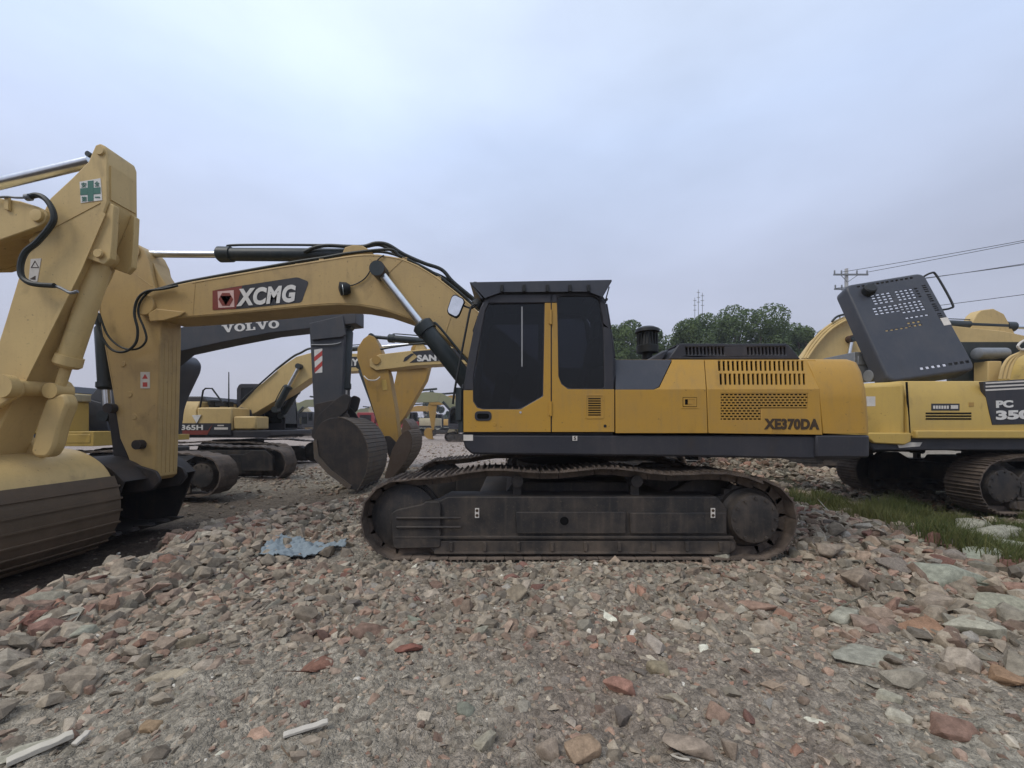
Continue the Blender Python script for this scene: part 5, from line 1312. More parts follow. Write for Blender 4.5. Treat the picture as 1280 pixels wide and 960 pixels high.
LIST = [
 (873, 950, 68, (.7, .42), PK, 'concrete_lump', 'big pinkish flat-topped concrete lump at the bottom right of centre', 'stone', .3, 9),
 (729, 956, 38, (.9, .75), OR_, 'brick_fragment', 'orange-brown rounded brick lump at the bottom edge beside a squarer pink one', 'brick', .2, 12),
 (684, 952, 26, (.9, .8), PK, 'brick_fragment', 'squarish pinkish brick end at the bottom edge left of the orange-brown lump', 'brick', -.1, 10),
 (608, 940, 32, (.6, .9), (.30, .27, .23), 'stone', 'pale wedge-shaped stone standing up near the bottom centre', 'stone', .5, 11),
 (915, 950, 18, (1, 1.6), PK, 'brick_fragment', 'narrow pinkish brick piece standing against the big concrete lump', 'brick', .8, 10),
 (775, 872, 34, (.8, .6), (.27, .15, .125), 'brick_fragment', 'dusty red brick piece right of centre in the open gravel', 'brick', .4, 13),
 (779, 905, 28, (.7, .7), (.12, .10, .095), 'stone', 'dark grey stone just below the dusty red brick piece', 'stone', .9, 9),
 (828, 845, 32, (.7, .5), (.24, .20, .15), 'stone', 'tan pointed stone half buried right of centre', 'stone', -.4, 9),
 (845, 880, 32, (.5, .35), (.30, .26, .22), 'stone', 'pale oblong stone slanting below the tan pointed one', 'stone', -.6, 10),
 (582, 897, 24, (.7, .8), (.19, .19, .165), 'stone', 'grey-green angular stone left of the small pale stones near the bottom centre', 'stone', .2, 9),
 (462, 800, 42, (.6, .4), RD, 'brick_fragment', 'long dark red brick piece left of centre', 'brick', .1, 12),
 (505, 818, 36, (.7, .35), (.20, .09, .075), 'brick_fragment', 'flat dark red brick piece in the gravel just left of centre', 'brick', -.3, 10),
 (232, 812, 36, (.6, .45), (.18, .15, .12), 'stone', 'brown block-shaped stone at the left with a pale top', 'stone', .5, 12),
 (208, 850, 54, (.6, .2), (.31, .26, .21), 'stone', 'flat pale triangular stone at the lower left', 'stone', .1, 9),
 (168, 838, 34, (.7, .45), (.17, .14, .115), 'stone', 'dark brown angular stone beside the flat pale triangular one', 'stone', -.2, 10),
 (388, 840, 36, (.7, .4), (.19, .10, .08), 'brick_fragment', 'dull red brick piece in the gravel left of centre below the long dark red one', 'brick', .5, 11),
 (70, 790, 62, (.5, .4), PL, 'stone', 'large pale slab-like stone at the left edge of the rubble', 'stone', .25, 9),
 (96, 800, 36, (.7, .45), (.29, .285, .25), 'stone', 'pale greenish stone touching the large pale slab at the left', 'stone', .5, 10),
 (30, 790, 40, (.7, .6), (.24, .12, .10), 'brick_fragment', 'reddish brick chunk at the far left edge', 'brick', 0, 12),
 (48, 760, 60, (.5, .35), (.25, .23, .20), 'stone', 'long grey stone topping the left shoulder of the rubble', 'stone', .35, 11),
 (18, 850, 42, (.6, .5), (.30, .25, .21), 'stone', 'pale brown stone at the far left edge below the reddish chunk', 'stone', .3, 13),
 (20, 950, 66, (.5, .25), (.33, .31, .27), 'stone', 'pale flat stone in the bottom left corner', 'stone', .5, 9),
 (186, 918, 26, (.7, .6), (.27, .19, .13), 'stone', 'light brown rounded stone with a dark shadowed side at the lower left', 'stone', .1, 14),
 (1110, 838, 84, (.75, .12), (.27, .26, .235), 'concrete_slab', 'big flat grey slab with a crack line lying right of centre', 'slab', -.45, 9),
 (1060, 782, 34, (.8, .5), (.30, .29, .26), 'stone', 'pale grey rounded stone above the big flat slab', 'stone', .1, 14),
 (1102, 792, 40, (.7, .55), (.24, .18, .155), 'stone', 'brownish lumpy stone just right of the pale grey rounded one', 'stone', .2, 13),
 (1150, 795, 50, (.6, .38), (.27, .165, .12), 'brick_fragment', 'orange-brown broken brick chunk at the right', 'brick', -.2, 10),
 (1200, 735, 60, (.6, .4), (.26, .265, .235), 'concrete_slab', 'pale green broken slab leaning on the ridge at the right', 'slab', -.2, 8),
 (1243, 735, 78, (.6, .35), (.25, .27, .23), 'concrete_slab', 'larger grey-green slab piled on the ridge at the right edge', 'slab', .1, 9),
 (1250, 770, 56, (.7, .4), (.26, .25, .21), 'stone', 'grey flat-topped stone below the grey-green slabs at the right', 'stone', -.3, 10),
 (1232, 708, 66, (.55, .3), (.27, .28, .245), 'concrete_slab', 'pale green-white slab standing at the grass edge at the right', 'slab', .3, 8),
 (1268, 700, 50, (.6, .5), (.28, .285, .255), 'concrete_slab', 'pale slab cut by the right edge of the photo, beside the grass', 'slab', -.3, 9),
 (1222, 672, 46, (.6, .5), (.28, .27, .24), 'stone', 'whitish stone in the grass below the right machine, left of a wider one', 'stone', .3, 12),
 (1258, 676, 54, (.5, .4), (.29, .28, .25), 'stone', 'wider whitish stone in the grass at the right edge', 'stone', .1, 12),
 (1180, 765, 52, (.6, .4), (.27, .22, .19), 'stone', 'brownish block left of the grey flat-topped stone at the right', 'stone', .4, 9),
 (1230, 800, 70, (.5, .35), (.33, .31, .27), 'concrete_slab', 'wide pale concrete piece between the orange-brown chunk and the right edge', 'slab', .2, 8),
 (1085, 735, 44, (.6, .5), (.25, .20, .17), 'stone', 'grey-brown block on the right shoulder above the lumpy brownish stone', 'stone', .2, 9),
 (1045, 700, 40, (.6, .5), (.27, .22, .19), 'stone', 'dusty block between the drive wheel and the small pale green slab', 'stone', -.3, 10),
 (1135, 682, 40, (.5, .25), (.25, .26, .23), 'concrete_slab', 'small pale green slab at the edge of the grass', 'slab', -.3, 8),
 (1200, 925, 50, (.7, .35), (.20, .125, .105), 'brick_fragment', 'wide dull red brick piece at the lower right', 'brick', -.2, 13),
 (1130, 905, 22, (1.1, .5), PL, 'stone', 'pale oval stone in the open gravel at the lower right', 'stone', .8, 14),
 (1118, 880, 26, (.8, .5), (.31, .29, .25), 'stone', 'pale rounded stone just above the pale oval one', 'stone', .3, 14),
 (1270, 860, 40, (.8, .5), (.25, .16, .11), 'stone', 'brown rounded stone at the right edge', 'stone', .3, 13),
 (898, 902, 30, (.7, .6), (.25, .17, .14), 'brick_fragment', 'pinkish brown brick lump above the narrow standing piece', 'brick', .6, 11),
 (982, 752, 24, (.8, .4), (.31, .30, .27), 'stone', 'small pale grey flat stone in the gravel right of centre', 'stone', .2, 9),
 (948, 765, 40, (.4, .3), (.27, .18, .15), 'brick_fragment', 'thin reddish brick sliver right of centre', 'brick', -.4, 10),
 (970, 866, 28, (.5, .4), (.29, .22, .18), 'stone', 'small buff oblong stone in the lower right gravel', 'stone', -.2, 12),
 (763, 778, 16, (.8, .8), (.62, .60, .54), 'stone', 'bright white chip stone in front of the track', 'stone', .2, 8),
 (722, 764, 20, (.5, .25), (.60, .57, .50), 'stone', 'white oval flat chip in the gravel in front of the main machine', 'stone', .1, 14),
 (879, 816, 15, (.7, .6), (.62, .60, .55), 'stone', 'white pebble right of centre, left of a thin brick sliver', 'stone', .4, 12),
 (949, 818, 17, (.6, .4), (.60, .58, .52), 'stone', 'white pointed chip right of the white pebble', 'stone', -.5, 8),
 (1027, 908, 30, (.35, .25), (.60, .58, .53), 'stone', 'long white chip slanting at the lower right', 'stone', -.5, 9),
 (275, 950, 14, (.7, .9), (.62, .59, .52), 'stone', 'white angular chip at the bottom left of centre', 'stone', .1, 9),
 (517, 716, 9, (.7, 1.6), (.62, .60, .55), 'stone', 'small upright white chip beside the left end of the track', 'stone', .1, 9),
 (645, 752, 30, (.7, .7), (.23, .19, .155), 'stone', 'brown angular stone below the middle of the track', 'stone', .3, 10),
 (603, 800, 20, (.8, .9), (.27, .255, .22), 'stone', 'pale grey rounded stone left of centre in front of the track', 'stone', .3, 14),
 (520, 780, 20, (.8, .8), (.25, .26, .225), 'stone', 'pale greenish angular stone left of centre in front of the track', 'stone', .6, 9),
 (860, 695, 30, (.7, .5), (.25, .26, .24), 'stone', 'grey pointed stone against the track under its right half', 'stone', .5, 9),
 (905, 703, 30, (.7, .6), (.26, .24, .21), 'stone', 'pale stone against the track left of the drive wheel', 'stone', .2, 11),
]
for i, (px, py, w, dr, c, nm, lb, ct, rz, npt) in enumerate(LIST):
    stone_at(px, py, w, dr, c, nm, lb, ct, 500+i, rz, sink=.28, npts=npt, boxy=.85 if 'slab' in nm or 'brick' in nm else .5, group=SG)
# further stones that nothing tells apart
kinds = [('stone', (.21, .18, .15), 'grey-brown stone, one of many alike in the rubble', 'stone', .5), ('brick_fragment', (.21, .115, .09), 'reddish broken brick, one of many alike in the rubble', 'brick', .8), ('stone', (.29, .265, .225), 'pale buff stone, one of many alike in the rubble', 'stone', .45)]
protos = []
for ki, (nm, c, lb, ct, bx) in enumerate(kinds):
    protos.append([stone_mesh(nm, (1, .75, .55), tuple(v*f for v in c), 900+ki*10+j, npts=9+j*2, boxy=bx) for j, f in enumerate((.8, .95, 1.1, 1.2))])
rd = random.Random(5); cnt = 0
while cnt < 200:
    u = rd.random()
    if u < .30: yv = rd.uniform(3.0, 7.6); xv = -4.3+abs(rd.gauss(0, .55)); sv_ = rd.uniform(.14, .30)
    elif u < .72: yv = rd.uniform(2.7, 8.0); xv = 5.4-abs(rd.gauss(0, .8)); sv_ = rd.uniform(.16, .38)
    elif u < .9: yv = rd.uniform(3.6, 4.6); xv = rd.uniform(-3.6, 4.2); sv_ = rd.uniform(.09, .17)
    else: yv = rd.uniform(2.1, 3.6); xv = rd.uniform(-2.6, 2.8); sv_ = rd.uniform(.05, .11)
    pxx = 640+xv*F/yv
    if not 5 < pxx < 1275 or (xv > -1.9 and xv < 3.3 and yv > 4.62): continue
    ki = rd.choices((0, 1, 2), (.5, .28, .22))[0]
    nm, c, lb, ct, bx = kinds[ki]
    o = bpy.data.objects.new(nm, rd.choice(protos[ki])); col.objects.link(o)
    o.location = (xv, yv, hgt(xv, yv)+sv_*.10); o.scale = (sv_, sv_*rd.uniform(.8, 1.1), sv_*rd.uniform(.8, 1.2)); o.rotation_euler = (rd.gauss(0, .2), rd.gauss(0, .2), rd.uniform(0, 6.28))
    tag(o, lb, ct, {0: 'grey-brown loose stones', 1: 'reddish broken bricks', 2: 'pale buff loose stones'}[ki]); cnt += 1

# ---------------------------------------------------------------- litter
def ground_pt(px, py, up=0):
    Yg = 3.0
    for _ in range(30): Yg = Yg*.5+.5*(HC-hgt(X(px, Yg), Yg))*F/(py-HY)
    return Vector((X(px, Yg), Yg, hgt(X(px, Yg), Yg)+up))
simple('tarp_blue', (.20, .24, .26), .7); simple('wood_pale', (.50, .46, .38), .8); simple('wood_white', (.50, .46, .39), .8)
def crumpled(name, outline_px, mat, label, cat, amp, up, seed):
    pts = [ground_pt(a, b) for a, b in outline_px]
    xs = [p.x for p in pts]; ys = [p.y for p in pts]
    from mathutils import noise
    bm = bmesh.new(); n = 70
    poly = [(p.x, p.y) for p in pts]
    def inside(x, y):
        r_ = False; j = len(poly)-1
        for i in range(len(poly)):
            xi, yi = poly[i]; xj, yj = poly[j]
            if (yi > y) != (yj > y) and x < (xj-xi)*(y-yi)/(yj-yi)+xi: r_ = not r_
            j = i
        return r_
    g = {}
    for i in range(n+1):
        for j in range(n+1):
            x = min(xs)+(max(xs)-min(xs))*i/n; y = min(ys)+(max(ys)-min(ys))*j/n
            p = Vector((x*5, y*5, seed))
            z = hgt(x, y)+up+amp*(abs(noise.noise(p))*1.6+abs(noise.noise(p*2.7))*.7+.25*noise.noise(p*7))
            g[i, j] = (x, y, z)
    vs = {}
    for i in range(n):
        for j in range(n):
            q = g[i, j]
            if inside(q[0]+noise.noise(Vector((q[0]*9, q[1]*9, 3)))*.03, q[1]+noise.noise(Vector((q[0]*9, q[1]*9, 7)))*.05):
                f = []
                for k in ((i, j), (i+1, j), (i+1, j+1), (i, j+1)):
                    if k not in vs: vs[k] = bm.verts.new(g[k])
                    f.append(vs[k])
                bm.faces.new(f)
    me = bpy.data.meshes.new(name); bm.to_mesh(me); bm.free()
    o = link_mesh(name, me, mat, None, angle=50)
    sd = o.modifiers.new('thickness', 'SOLIDIFY'); sd.thickness = .008
    return tag(o, label, cat)
crumpled('tarp', [(323, 697), (332, 684), (350, 676), (372, 678), (392, 686), (418, 687), (432, 684), (430, 690), (400, 697), (372, 702), (335, 702)], 'tarp_blue', 'crumpled faded blue plastic sheet lying on the rubble left of the track', 'tarp', .06, .04, 4)
def stick_thing(name, a, b, w, t, mat, label, cat, up=.02):
    p = ground_pt(*a, up); q = ground_pt(*b, up+.02); d = (q-p)
    m = MB(); L_ = d.length; n = 8
    M = Matrix.Translation(p) @ d.to_track_quat('X', 'Z').to_matrix().to_4x4()
    rd_ = random.Random(3); up_ = [(L_*i/n, rd_.uniform(.7, 1)*t) for i in range(n+1)]
    m.prism([(x_, z_) for x_, z_ in up_]+[(L_, 0), (0, 0)], -w/2, w/2, M)
    o = m.build(name, mat, None, bevel=.003); return tag(o, label, cat)
stick_thing('wood_strip', (354, 926), (410, 913), .035, .018, 'wood_white', 'white flat wooden strip lying in the gravel left of centre', 'wood strip')
stick_thing('plank', (8, 962), (92, 930), .05, .03, 'wood_pale', 'longer pale plank in the bottom left corner', 'plank')
stick_thing('plank', (93, 938), (112, 925), .03, .02, 'wood_white', 'short white wood offcut at the end of the longer plank', 'plank')
stick_thing('wood_strip', (170, 703), (200, 698), .05, .02, 'wood_pale', 'pale strip half buried in the dark soil beside the left shoulder', 'wood strip')
m = MB(); pts = [ground_pt(a, b, .015) for a, b in ((838, 948), (848, 946), (856, 950), (868, 951), (880, 957))]; m.tube(pts, .005); pts = [ground_pt(a, b, .03) for a, b in ((840, 952), (850, 956), (862, 958))]; m.tube(pts, .005)
tag(m.build('wire', 'wood_white', None), 'white bent wire beside the big pinkish lump at the bottom', 'wire')
m = MB(); m.tube([ground_pt(a, b, .01) for a, b in ((365, 912), (372, 918), (362, 930), (352, 934), (358, 944), (372, 958))], .004); tag(m.build('root', 'wear_plate', None), 'thin brown root curling near the white wooden strip', 'root')

# ---------------------------------------------------------------- grass on the right
def leafmat(name, c1_, c2_, trans=.25):
    m = bpy.data.materials.new(name); nt, b = nodes(m); N = nt.nodes; L = nt.links
    tc = N.new('ShaderNodeTexCoord'); n = N.new('ShaderNodeTexNoise'); n.inputs['Scale'].default_value = .9; n.inputs['Detail'].default_value = 5; L.new(tc.outputs['Object'], n.inputs['Vector'])
    ge = N.new('ShaderNodeNewGeometry'); mx = N.new('ShaderNodeMix'); mx.data_type = 'RGBA'; mx.inputs[6].default_value = (*c1_, 1); mx.inputs[7].default_value = (*c2_, 1)
    ad = N.new('ShaderNodeMath'); ad.operation = 'MULTIPLY_ADD'; L.new(ge.outputs['Random Per Island'], ad.inputs[0]); ad.inputs[1].default_value = .6
    r = N.new('ShaderNodeMapRange'); r.inputs[1].default_value = .3; r.inputs[2].default_value = .7; r.inputs[3].default_value = -.1; r.inputs[4].default_value = .5; L.new(n.outputs[0], r.inputs[0]); L.new(r.outputs[0], ad.inputs[2])
    ad.use_clamp = True; L.new(ad.outputs[0], mx.inputs[0]); L.new(mx.outputs[2], b.inputs['Base Color']); b.inputs['Roughness'].default_value = .8; b.inputs['Specular IOR Level'].default_value = .2
    tl = N.new('ShaderNodeBsdfTranslucent'); L.new(mx.outputs[2], tl.inputs[0]); ms = N.new('ShaderNodeMixShader'); ms.inputs[0].default_value = trans
    out = [q for q in N if q.type == 'OUTPUT_MATERIAL'][0]; L.new(b.outputs[0], ms.inputs[1]); L.new(tl.outputs[0], ms.inputs[2]); L.new(ms.outputs[0], out.inputs[0])
    MATS[name] = m; return m
leafmat('grass', (.055, .085, .025), (.19, .18, .07)); leafmat('leaf', (.05, .085, .03), (.15, .20, .08)); leafmat('leaf_far', (.03, .045, .028), (.06, .075, .045))
n = 95000
x = rng.uniform(5.0, 10.5, n); y = rng.uniform(4.0, 10.5, n)
keep = (x > edge_right(y)-.1+rng.normal(0, .12, n)) & (fbm(x*1.1, y*1.1, 3, 77) > -.16+.35*sst(7.0, 8.6, x)+.12*vnoise(x*6, y*6, 5)) & (y < 9.5)
x, y = x[keep], y[keep]; n = len(x)
h_ = rng.uniform(.07, .22, n)+.42*np.clip(fbm(x*1.3, y*1.3, 2, 80)+.2, 0, 1); a = rng.uniform(0, 2*PI, n); lean = rng.normal(0, .07, (n, 2)); w = .004+.004*rng.random(n)
z = height(x, y)-.01; dx, dy = np.cos(a)*w, np.sin(a)*w
V = np.stack([np.stack([x-dx, y-dy, z], -1), np.stack([x+dx, y+dy, z], -1), np.stack([x+dx*.7+lean[:, 0]*.5, y+dy*.7+lean[:, 1]*.5, z+h_*.6], -1), np.stack([x-dx*.7+lean[:, 0]*.5, y-dy*.7+lean[:, 1]*.5, z+h_*.6], -1), np.stack([x+lean[:, 0]*1.3, y+lean[:, 1]*1.3, z+h_], -1)], 1).reshape(-1, 3)
b0 = np.arange(n)[:, None]*5
Fc = np.concatenate([b0+np.array([[0, 1, 2]]), b0+np.array([[0, 2, 3]]), b0+np.array([[3, 2, 4]])], 0)
me = mesh_np('grass', V, Fc); me.materials.append(MATS['grass']); o = bpy.data.objects.new('grass', me); col.objects.link(o); o['kind'] = 'stuff'; tag(o, 'rough green grass growing beside the main machine at the right', 'grass')

# ---------------------------------------------------------------- trees
paint('bark', (.09, .07, .055), .9, dirt_amt=.3)
def tree(name, label, x, y, hgt_, rx, mat='leaf', nl=9000, leaf=.28, seed=1, trunk_h=None, group=None, cat='tree', clumps=26, rz_=.42):
    r = np.random.default_rng(seed); th_ = trunk_h or hgt_*.25
    rt = root(name, label, cat, (x, y, 0), 0, group)
    m = MB(); m.cyl((0, 0, -.2), (0, 0, th_), rx*.06+.12, rx*.04+.08, 12)
    for k in range(9):
        a = r.uniform(0, 6.28); q = Vector((math.cos(a)*rx*.6*r.uniform(.5, 1), math.sin(a)*rx*.5, hgt_*r.uniform(.5, .85)))
        m.tube([(0, 0, th_*.8), q*.5+Vector((0, 0, th_*.45)), q], .05+.012*rx, 6)
    m.build('trunk', 'bark', rt)
    cz = (hgt_+th_)/2; rz = (hgt_-th_)/2
    cs = []
    for k in range(clumps):
        v = r.normal(0, 1, 3); v /= np.linalg.norm(v); d = r.uniform(.35, .82); cs.append((v*d*np.array([rx, rx, rz])+[0, 0, cz], r.uniform(.20, .42)*rx))
    cs.append((np.array([0, 0, cz]), rx*.5))
    P_ = []
    wts = np.array([c[1]**2 for c in cs]); wts /= wts.sum()
    idx = r.choice(len(cs), nl, p=wts)
    cen = np.array([cs[i][0] for i in idx]); rad = np.array([cs[i][1] for i in idx])
    d = r.normal(0, 1, (nl, 3)); d /= np.linalg.norm(d, axis=1)[:, None]
    p = cen+d*(rad*(.55+.5*r.random(nl)**.5))[:, None]*np.array([1, 1, .85])
    nrm = d+r.normal(0, .6, (nl, 3)); nrm /= np.linalg.norm(nrm, axis=1)[:, None]
    t = np.cross(nrm, r.normal(0, 1, (nl, 3))); t /= np.linalg.norm(t, axis=1)[:, None]; bt = np.cross(nrm, t)
    s = leaf*r.uniform(.5, 1.1, nl)[:, None]
    Vq = np.stack([p-t*s*.5, p+bt*s*.32, p+t*s*.5, p-bt*s*.32], 1).reshape(-1, 3)
    Fq = np.arange(nl*4).reshape(-1, 4)
    me = mesh_np('crown', Vq, Fq); me.materials.append(MATS[mat]); o = bpy.data.objects.new('crown', me); col.objects.link(o); o.parent = rt; KIDS.setdefault(rt.name, []).append(o)
    return rt
def T(px, Y_): return X(px, Y_)
TG = 'leafy trees behind the main excavator'
for (px, Y_, ytop, wpx, lb, sd) in (
    (768, 44, 393, 56, 'green tree rising just right of the cab roof guard', 1),
    (806, 47, 405, 46, 'smaller green tree behind the black air filter stack', 2),
    (868, 46, 388, 66, 'dense tree at the left end of the tall clump, under the antenna masts', 3),
    (905, 50, 384, 70, 'tallest round-topped tree in the middle of the clump', 4),
    (945, 47, 382, 70, 'broad tree right of the tallest round-topped one', 5),
    (982, 49, 396, 62, 'shorter tree on the right slope of the clump', 6),
    (1012, 46, 401, 48, 'low dark tree at the right end of the clump, nearest the arched boom', 7)):
    tree('tree', lb, T(px, Y_), Y_, HC+(HY-ytop)*Y_/F*1.07, wpx*Y_/F/2*1.32, nl=27000, leaf=.30, seed=sd, group=TG, trunk_h=2.5, clumps=34)
tree('tree', 'hazy grey-green bushy tree far away between the raised sticks', X(541, 105), 105, HC+43*105/F, 2.7, 'leaf_far', 5000, .45, 21, 1.5, 'far hazy trees', clumps=18)
tree('tree', 'smaller hazy tree left of the far bushy one', X(533, 108), 108, HC+34*108/F, 1.7, 'leaf_far', 3000, .45, 22, 1.2, 'far hazy trees', clumps=12)
tree('tree', 'thin hazy shrub-like tree beside the main cab step', X(564, 75), 75, HC+31*75/F, 1.0, 'leaf_far', 1800, .3, 23, .8, 'far hazy trees', clumps=10)
# far low treeline
n = 52000
x = rng.uniform(-330, 330, n); yb = 165+rng.normal(0, 6, n)
top = 3.0+2.2*(fbm(x*.05, x*0+3, 4, 55)+.5)+1.2*fbm(x*.4, x*0, 2, 66)
z = np.maximum(.2, top*rng.random(n)**.6)
p = np.stack([x, yb, z], -1); nrm = rng.normal(0, 1, (n, 3)); nrm[:, 1] -= 1; nrm /= np.linalg.norm(nrm, axis=1)[:, None]
t = np.cross(nrm, rng.normal(0, 1, (n, 3))); t /= np.linalg.norm(t, axis=1)[:, None]; bt = np.cross(nrm, t); s = rng.uniform(.6, 1.6, (n, 1))
V = np.stack([p-t*s*.5, p+bt*s*.35, p+t*s*.5, p-bt*s*.35], 1).reshape(-1, 3)
me = mesh_np('treeline', V, np.arange(n*4).reshape(-1, 4)); me.materials.append(MATS['leaf_far']); o = bpy.data.objects.new('treeline', me); col.objects.link(o); o['kind'] = 'stuff'; tag(o, 'far low line of trees along the horizon', 'treeline')

# ---------------------------------------------------------------- utility pole and its wires
PY = 28.0
pole = root('utility_pole', 'grey concrete power pole with three crossarms behind the raised hood', 'utility pole', (X(1058, PY), PY, 0))
m = MB(); m.cyl((0, 0, -.2), (0, 0, Z(336, PY)), .17, .10, 14); m.build('pole', 'concrete_pole', pole)
for (py, xa, xb, nm) in ((344, -.95, 1.35, 0), (362, -.9, .9, 1), (401, -.6, .6, 2)):
    zc = Z(py, PY); m = MB(); m.box(xa, xb, -.16, -.08, zc-.05, zc+.05)
    m.tube([(xa*.5, -.12, zc-.03), (0, -.1, zc-.5)], .02, smooth=False); m.tube([(xb*.5, -.12, zc-.03), (0, -.1, zc-.5)], .02, smooth=False)
    ca_ = m.build('crossarm', 'steel_grey', pole)
    for k, f_ in enumerate((xa+.06, xa*.45, xb*.45, xb-.06)):
        m = MB(); m.lathe((f_, -.12, zc+.05), (0, 0, 1), [(0, .02), (.04, .05), (.08, .035), (.12, .055), (.16, .035), (.2, .05), (.24, .02)], 10); m.build('insulator', 'steel_grey', ca_)
def wire(a, b, sag, label, r=.017, grp='power lines'):
    a = Vector(a); b = Vector(b); pts = [a.lerp(b, i/24)-Vector((0, 0, sag*4*(i/24)*(1-i/24))) for i in range(25)]
    m = MB(); m.tube(pts, r, 5, smooth=False); return tag(m.build('power_line', 'wire_black', None), label, 'power line', grp)
xp = X(1058, PY); dirv = Vector((24, -31, 0))
for (ox, py, lb, sg) in ((1.29, 341, 'upper power line running right from the top crossarm', .5), (-.45, 341, 'second power line of the top pair, just below the upper one', .9),
                     (.84, 360, 'topmost of the three lower power lines at the right', .9), (-.84, 361, 'middle one of the three lower power lines at the right', 1.3), (-.4, 397, 'lowest power line at the right, faint against the sky', .6)):
    a = Vector((xp+ox, PY-.12, Z(py, PY)))
    wire(a, a+dirv, sg, lb)
# antenna masts
for (px, yt, lb) in ((868.5, 372, 'thin antenna mast, leftmost of the three above the trees'), (873, 362, 'tallest thin antenna mast, middle of the three above the trees'), (878, 366, 'thin antenna mast, rightmost of the three above the trees')):
    Ym = 70; m = MB(); xx = X(px, Ym)
    m.cyl((xx, Ym, 0), (xx, Ym, Z(yt, Ym)), .10, .04, 8)
    for k in range(3): m.box(xx-.25, xx+.25, Ym-.03, Ym+.03, Z(yt+4+k*6, Ym), Z(yt+4+k*6, Ym)+.08)
    tag(m.build('antenna_mast', 'steel_grey', None), lb, 'antenna', 'antenna masts')

# ---------------------------------------------------------------- far machines
def far_excavator(label, ymat, loc, rz, smat=None):
    rt = root('excavator', label, 'excavator', (0, 0, 0), 0, 'small excavators far across the yard')
    undercarriage_fwd(rt, 2.3, .45, -1.5, .55, 2.4, shoes=30, detail=False)
    house(rt, ymat, 'charcoal', tail=3.0, detail=False)
    smat = smat or ymat
    m = MB(); m.prism([(.1, 1.9), (.5, 1.7), (2.2, 3.1), (3.0, 3.6), (6.2, 3.5), (6.4, 3.7), (6.2, 4.0), (4.2, 4.5), (2.8, 4.4), (1.8, 3.9)], -.28, .28); m.build('boom', ymat, rt, bevel=.02)
    m = MB(); m.prism([(6.1, 4.2), (5.7, 4.5), (5.3, 4.7), (5.6, 3.5), (5.9, 1.0), (6.1, .9), (6.5, 3.4)], -.2, .2); m.build('stick', smat, rt, bevel=.02)
    m = MB(); m.cyl((3.2, 0, 4.8), (5.5, 0, 4.6), .1); m.cyl((.9, -.4, 1.6), (2.6, -.4, 3.6), .11); m.cyl((.9, .4, 1.6), (2.6, .4, 3.6), .11); m.build('hydraulic_cylinder', 'cyl_dark', rt)
    side_bucket(rt, spline([(6.1, 1.1), (6.5, 1.2), (6.8, .9), (6.8, .5), (6.5, .15), (6.0, .1)], 3), -.6, .6, smat, world=False)
    rt.location = loc; rt.rotation_euler = (0, 0, rz); ROOTM[rt.name] = Matrix.Translation(loc) @ Matrix.Rotation(rz, 4, 'Z')
    return rt
fa = far_excavator('small faded green excavator far behind, its stick beside the brown bucket', 'green_yellow', (X(508, 38)+6, 38, 0), PI)
fb = far_excavator('small yellow-orange excavator far behind with a forward-leaning stick', 'orange_yellow', (X(540, 43)+6.2, 43, 0), PI+.15)
fc_ = far_excavator('small faded cream excavator far behind, just left of the main cab', 'faded_cream', (X(566, 37)+6, 39.5, 0), PI-.1)
for src, lb, px, Y_, rz in ((fa, 'small green excavator far left behind the tan machine with the loop rail', 350, 48, .2), (fb, 'small yellow excavator far left beyond the pale road', 372, 60, 2.6), (fc_, 'small cream excavator far away under the grey-armed stick', 400, 54, PI), (fa, 'tiny green excavator far away left of the red truck', 430, 75, .4), (fb, 'tiny yellow excavator far away right of the red truck', 492, 80, PI), (fb, 'tiny yellow excavator far away, leftmost of the row under the loop-rail machine boom', 336, 70, .1), (fc_, 'tiny cream excavator far away beside the small yellow one at the left', 386, 78, PI), (fc_, 'tiny cream excavator far away behind the orange-tinted stick', 478, 90, .3), (fb, 'tiny yellow excavator far away beyond the small cream one near the cab', 556, 66, PI), (fc_, 'small pale excavator far away in the gap left of the small yellow-orange one', 524, 56, PI+.2), (fa, 'tiny green excavator far away, second from the left in the far row', 362, 88, PI)):
    c_ = copy_tree(src); c_.location = (X(px, Y_), Y_, 0); c_.rotation_euler = (0, 0, rz); c_['label'] = lb
# red truck
tk = root('truck', 'small dark red truck far away between the grey bucket and the tan stick', 'truck', (X(461, 52), 52, 0))
m = MB(); m.box(-1.1, 1.1, -1.2, 1.2, .6, 1.3); m.prism(rnd([(-1.1, 1.3), (1.1, 1.3), (1.1, 2.2), (.9, 3.0), (-1.0, 3.0), (-1.1, 2.4)], .12), -1.2, 1.2); m.build('cab', 'red_paint', tk, bevel=.05)
m = MB(); m.box(-.7, .7, -1.22, -1.19, 1.9, 2.7); m.build('window', 'cab_glass', tk)
m = MB(); m.box(1.2, 6.0, -1.2, 1.2, .9, 1.05); m.box(1.3, 6.0, -1.2, -1.15, 1.05, 1.9); m.box(1.3, 6.0, 1.15, 1.2, 1.05, 1.9); m.box(1.3, 1.35, -1.15, 1.15, 1.05, 2.2); m.build('cargo_bed', 'red_paint', tk, bevel=.02)
for xx in (-.1, 3.6, 4.8):
    for yy in (-1.2, .9): m = MB(); m.cyl((xx, yy, .5), (xx, yy+.3, .5), .5); m.build('wheel', 'rubber', tk)
m = MB(); m.box(-1.3, -.4, -1.25, -1.21, 1.0, 1.8); m.build('door_sign', 'white_paint', tk)

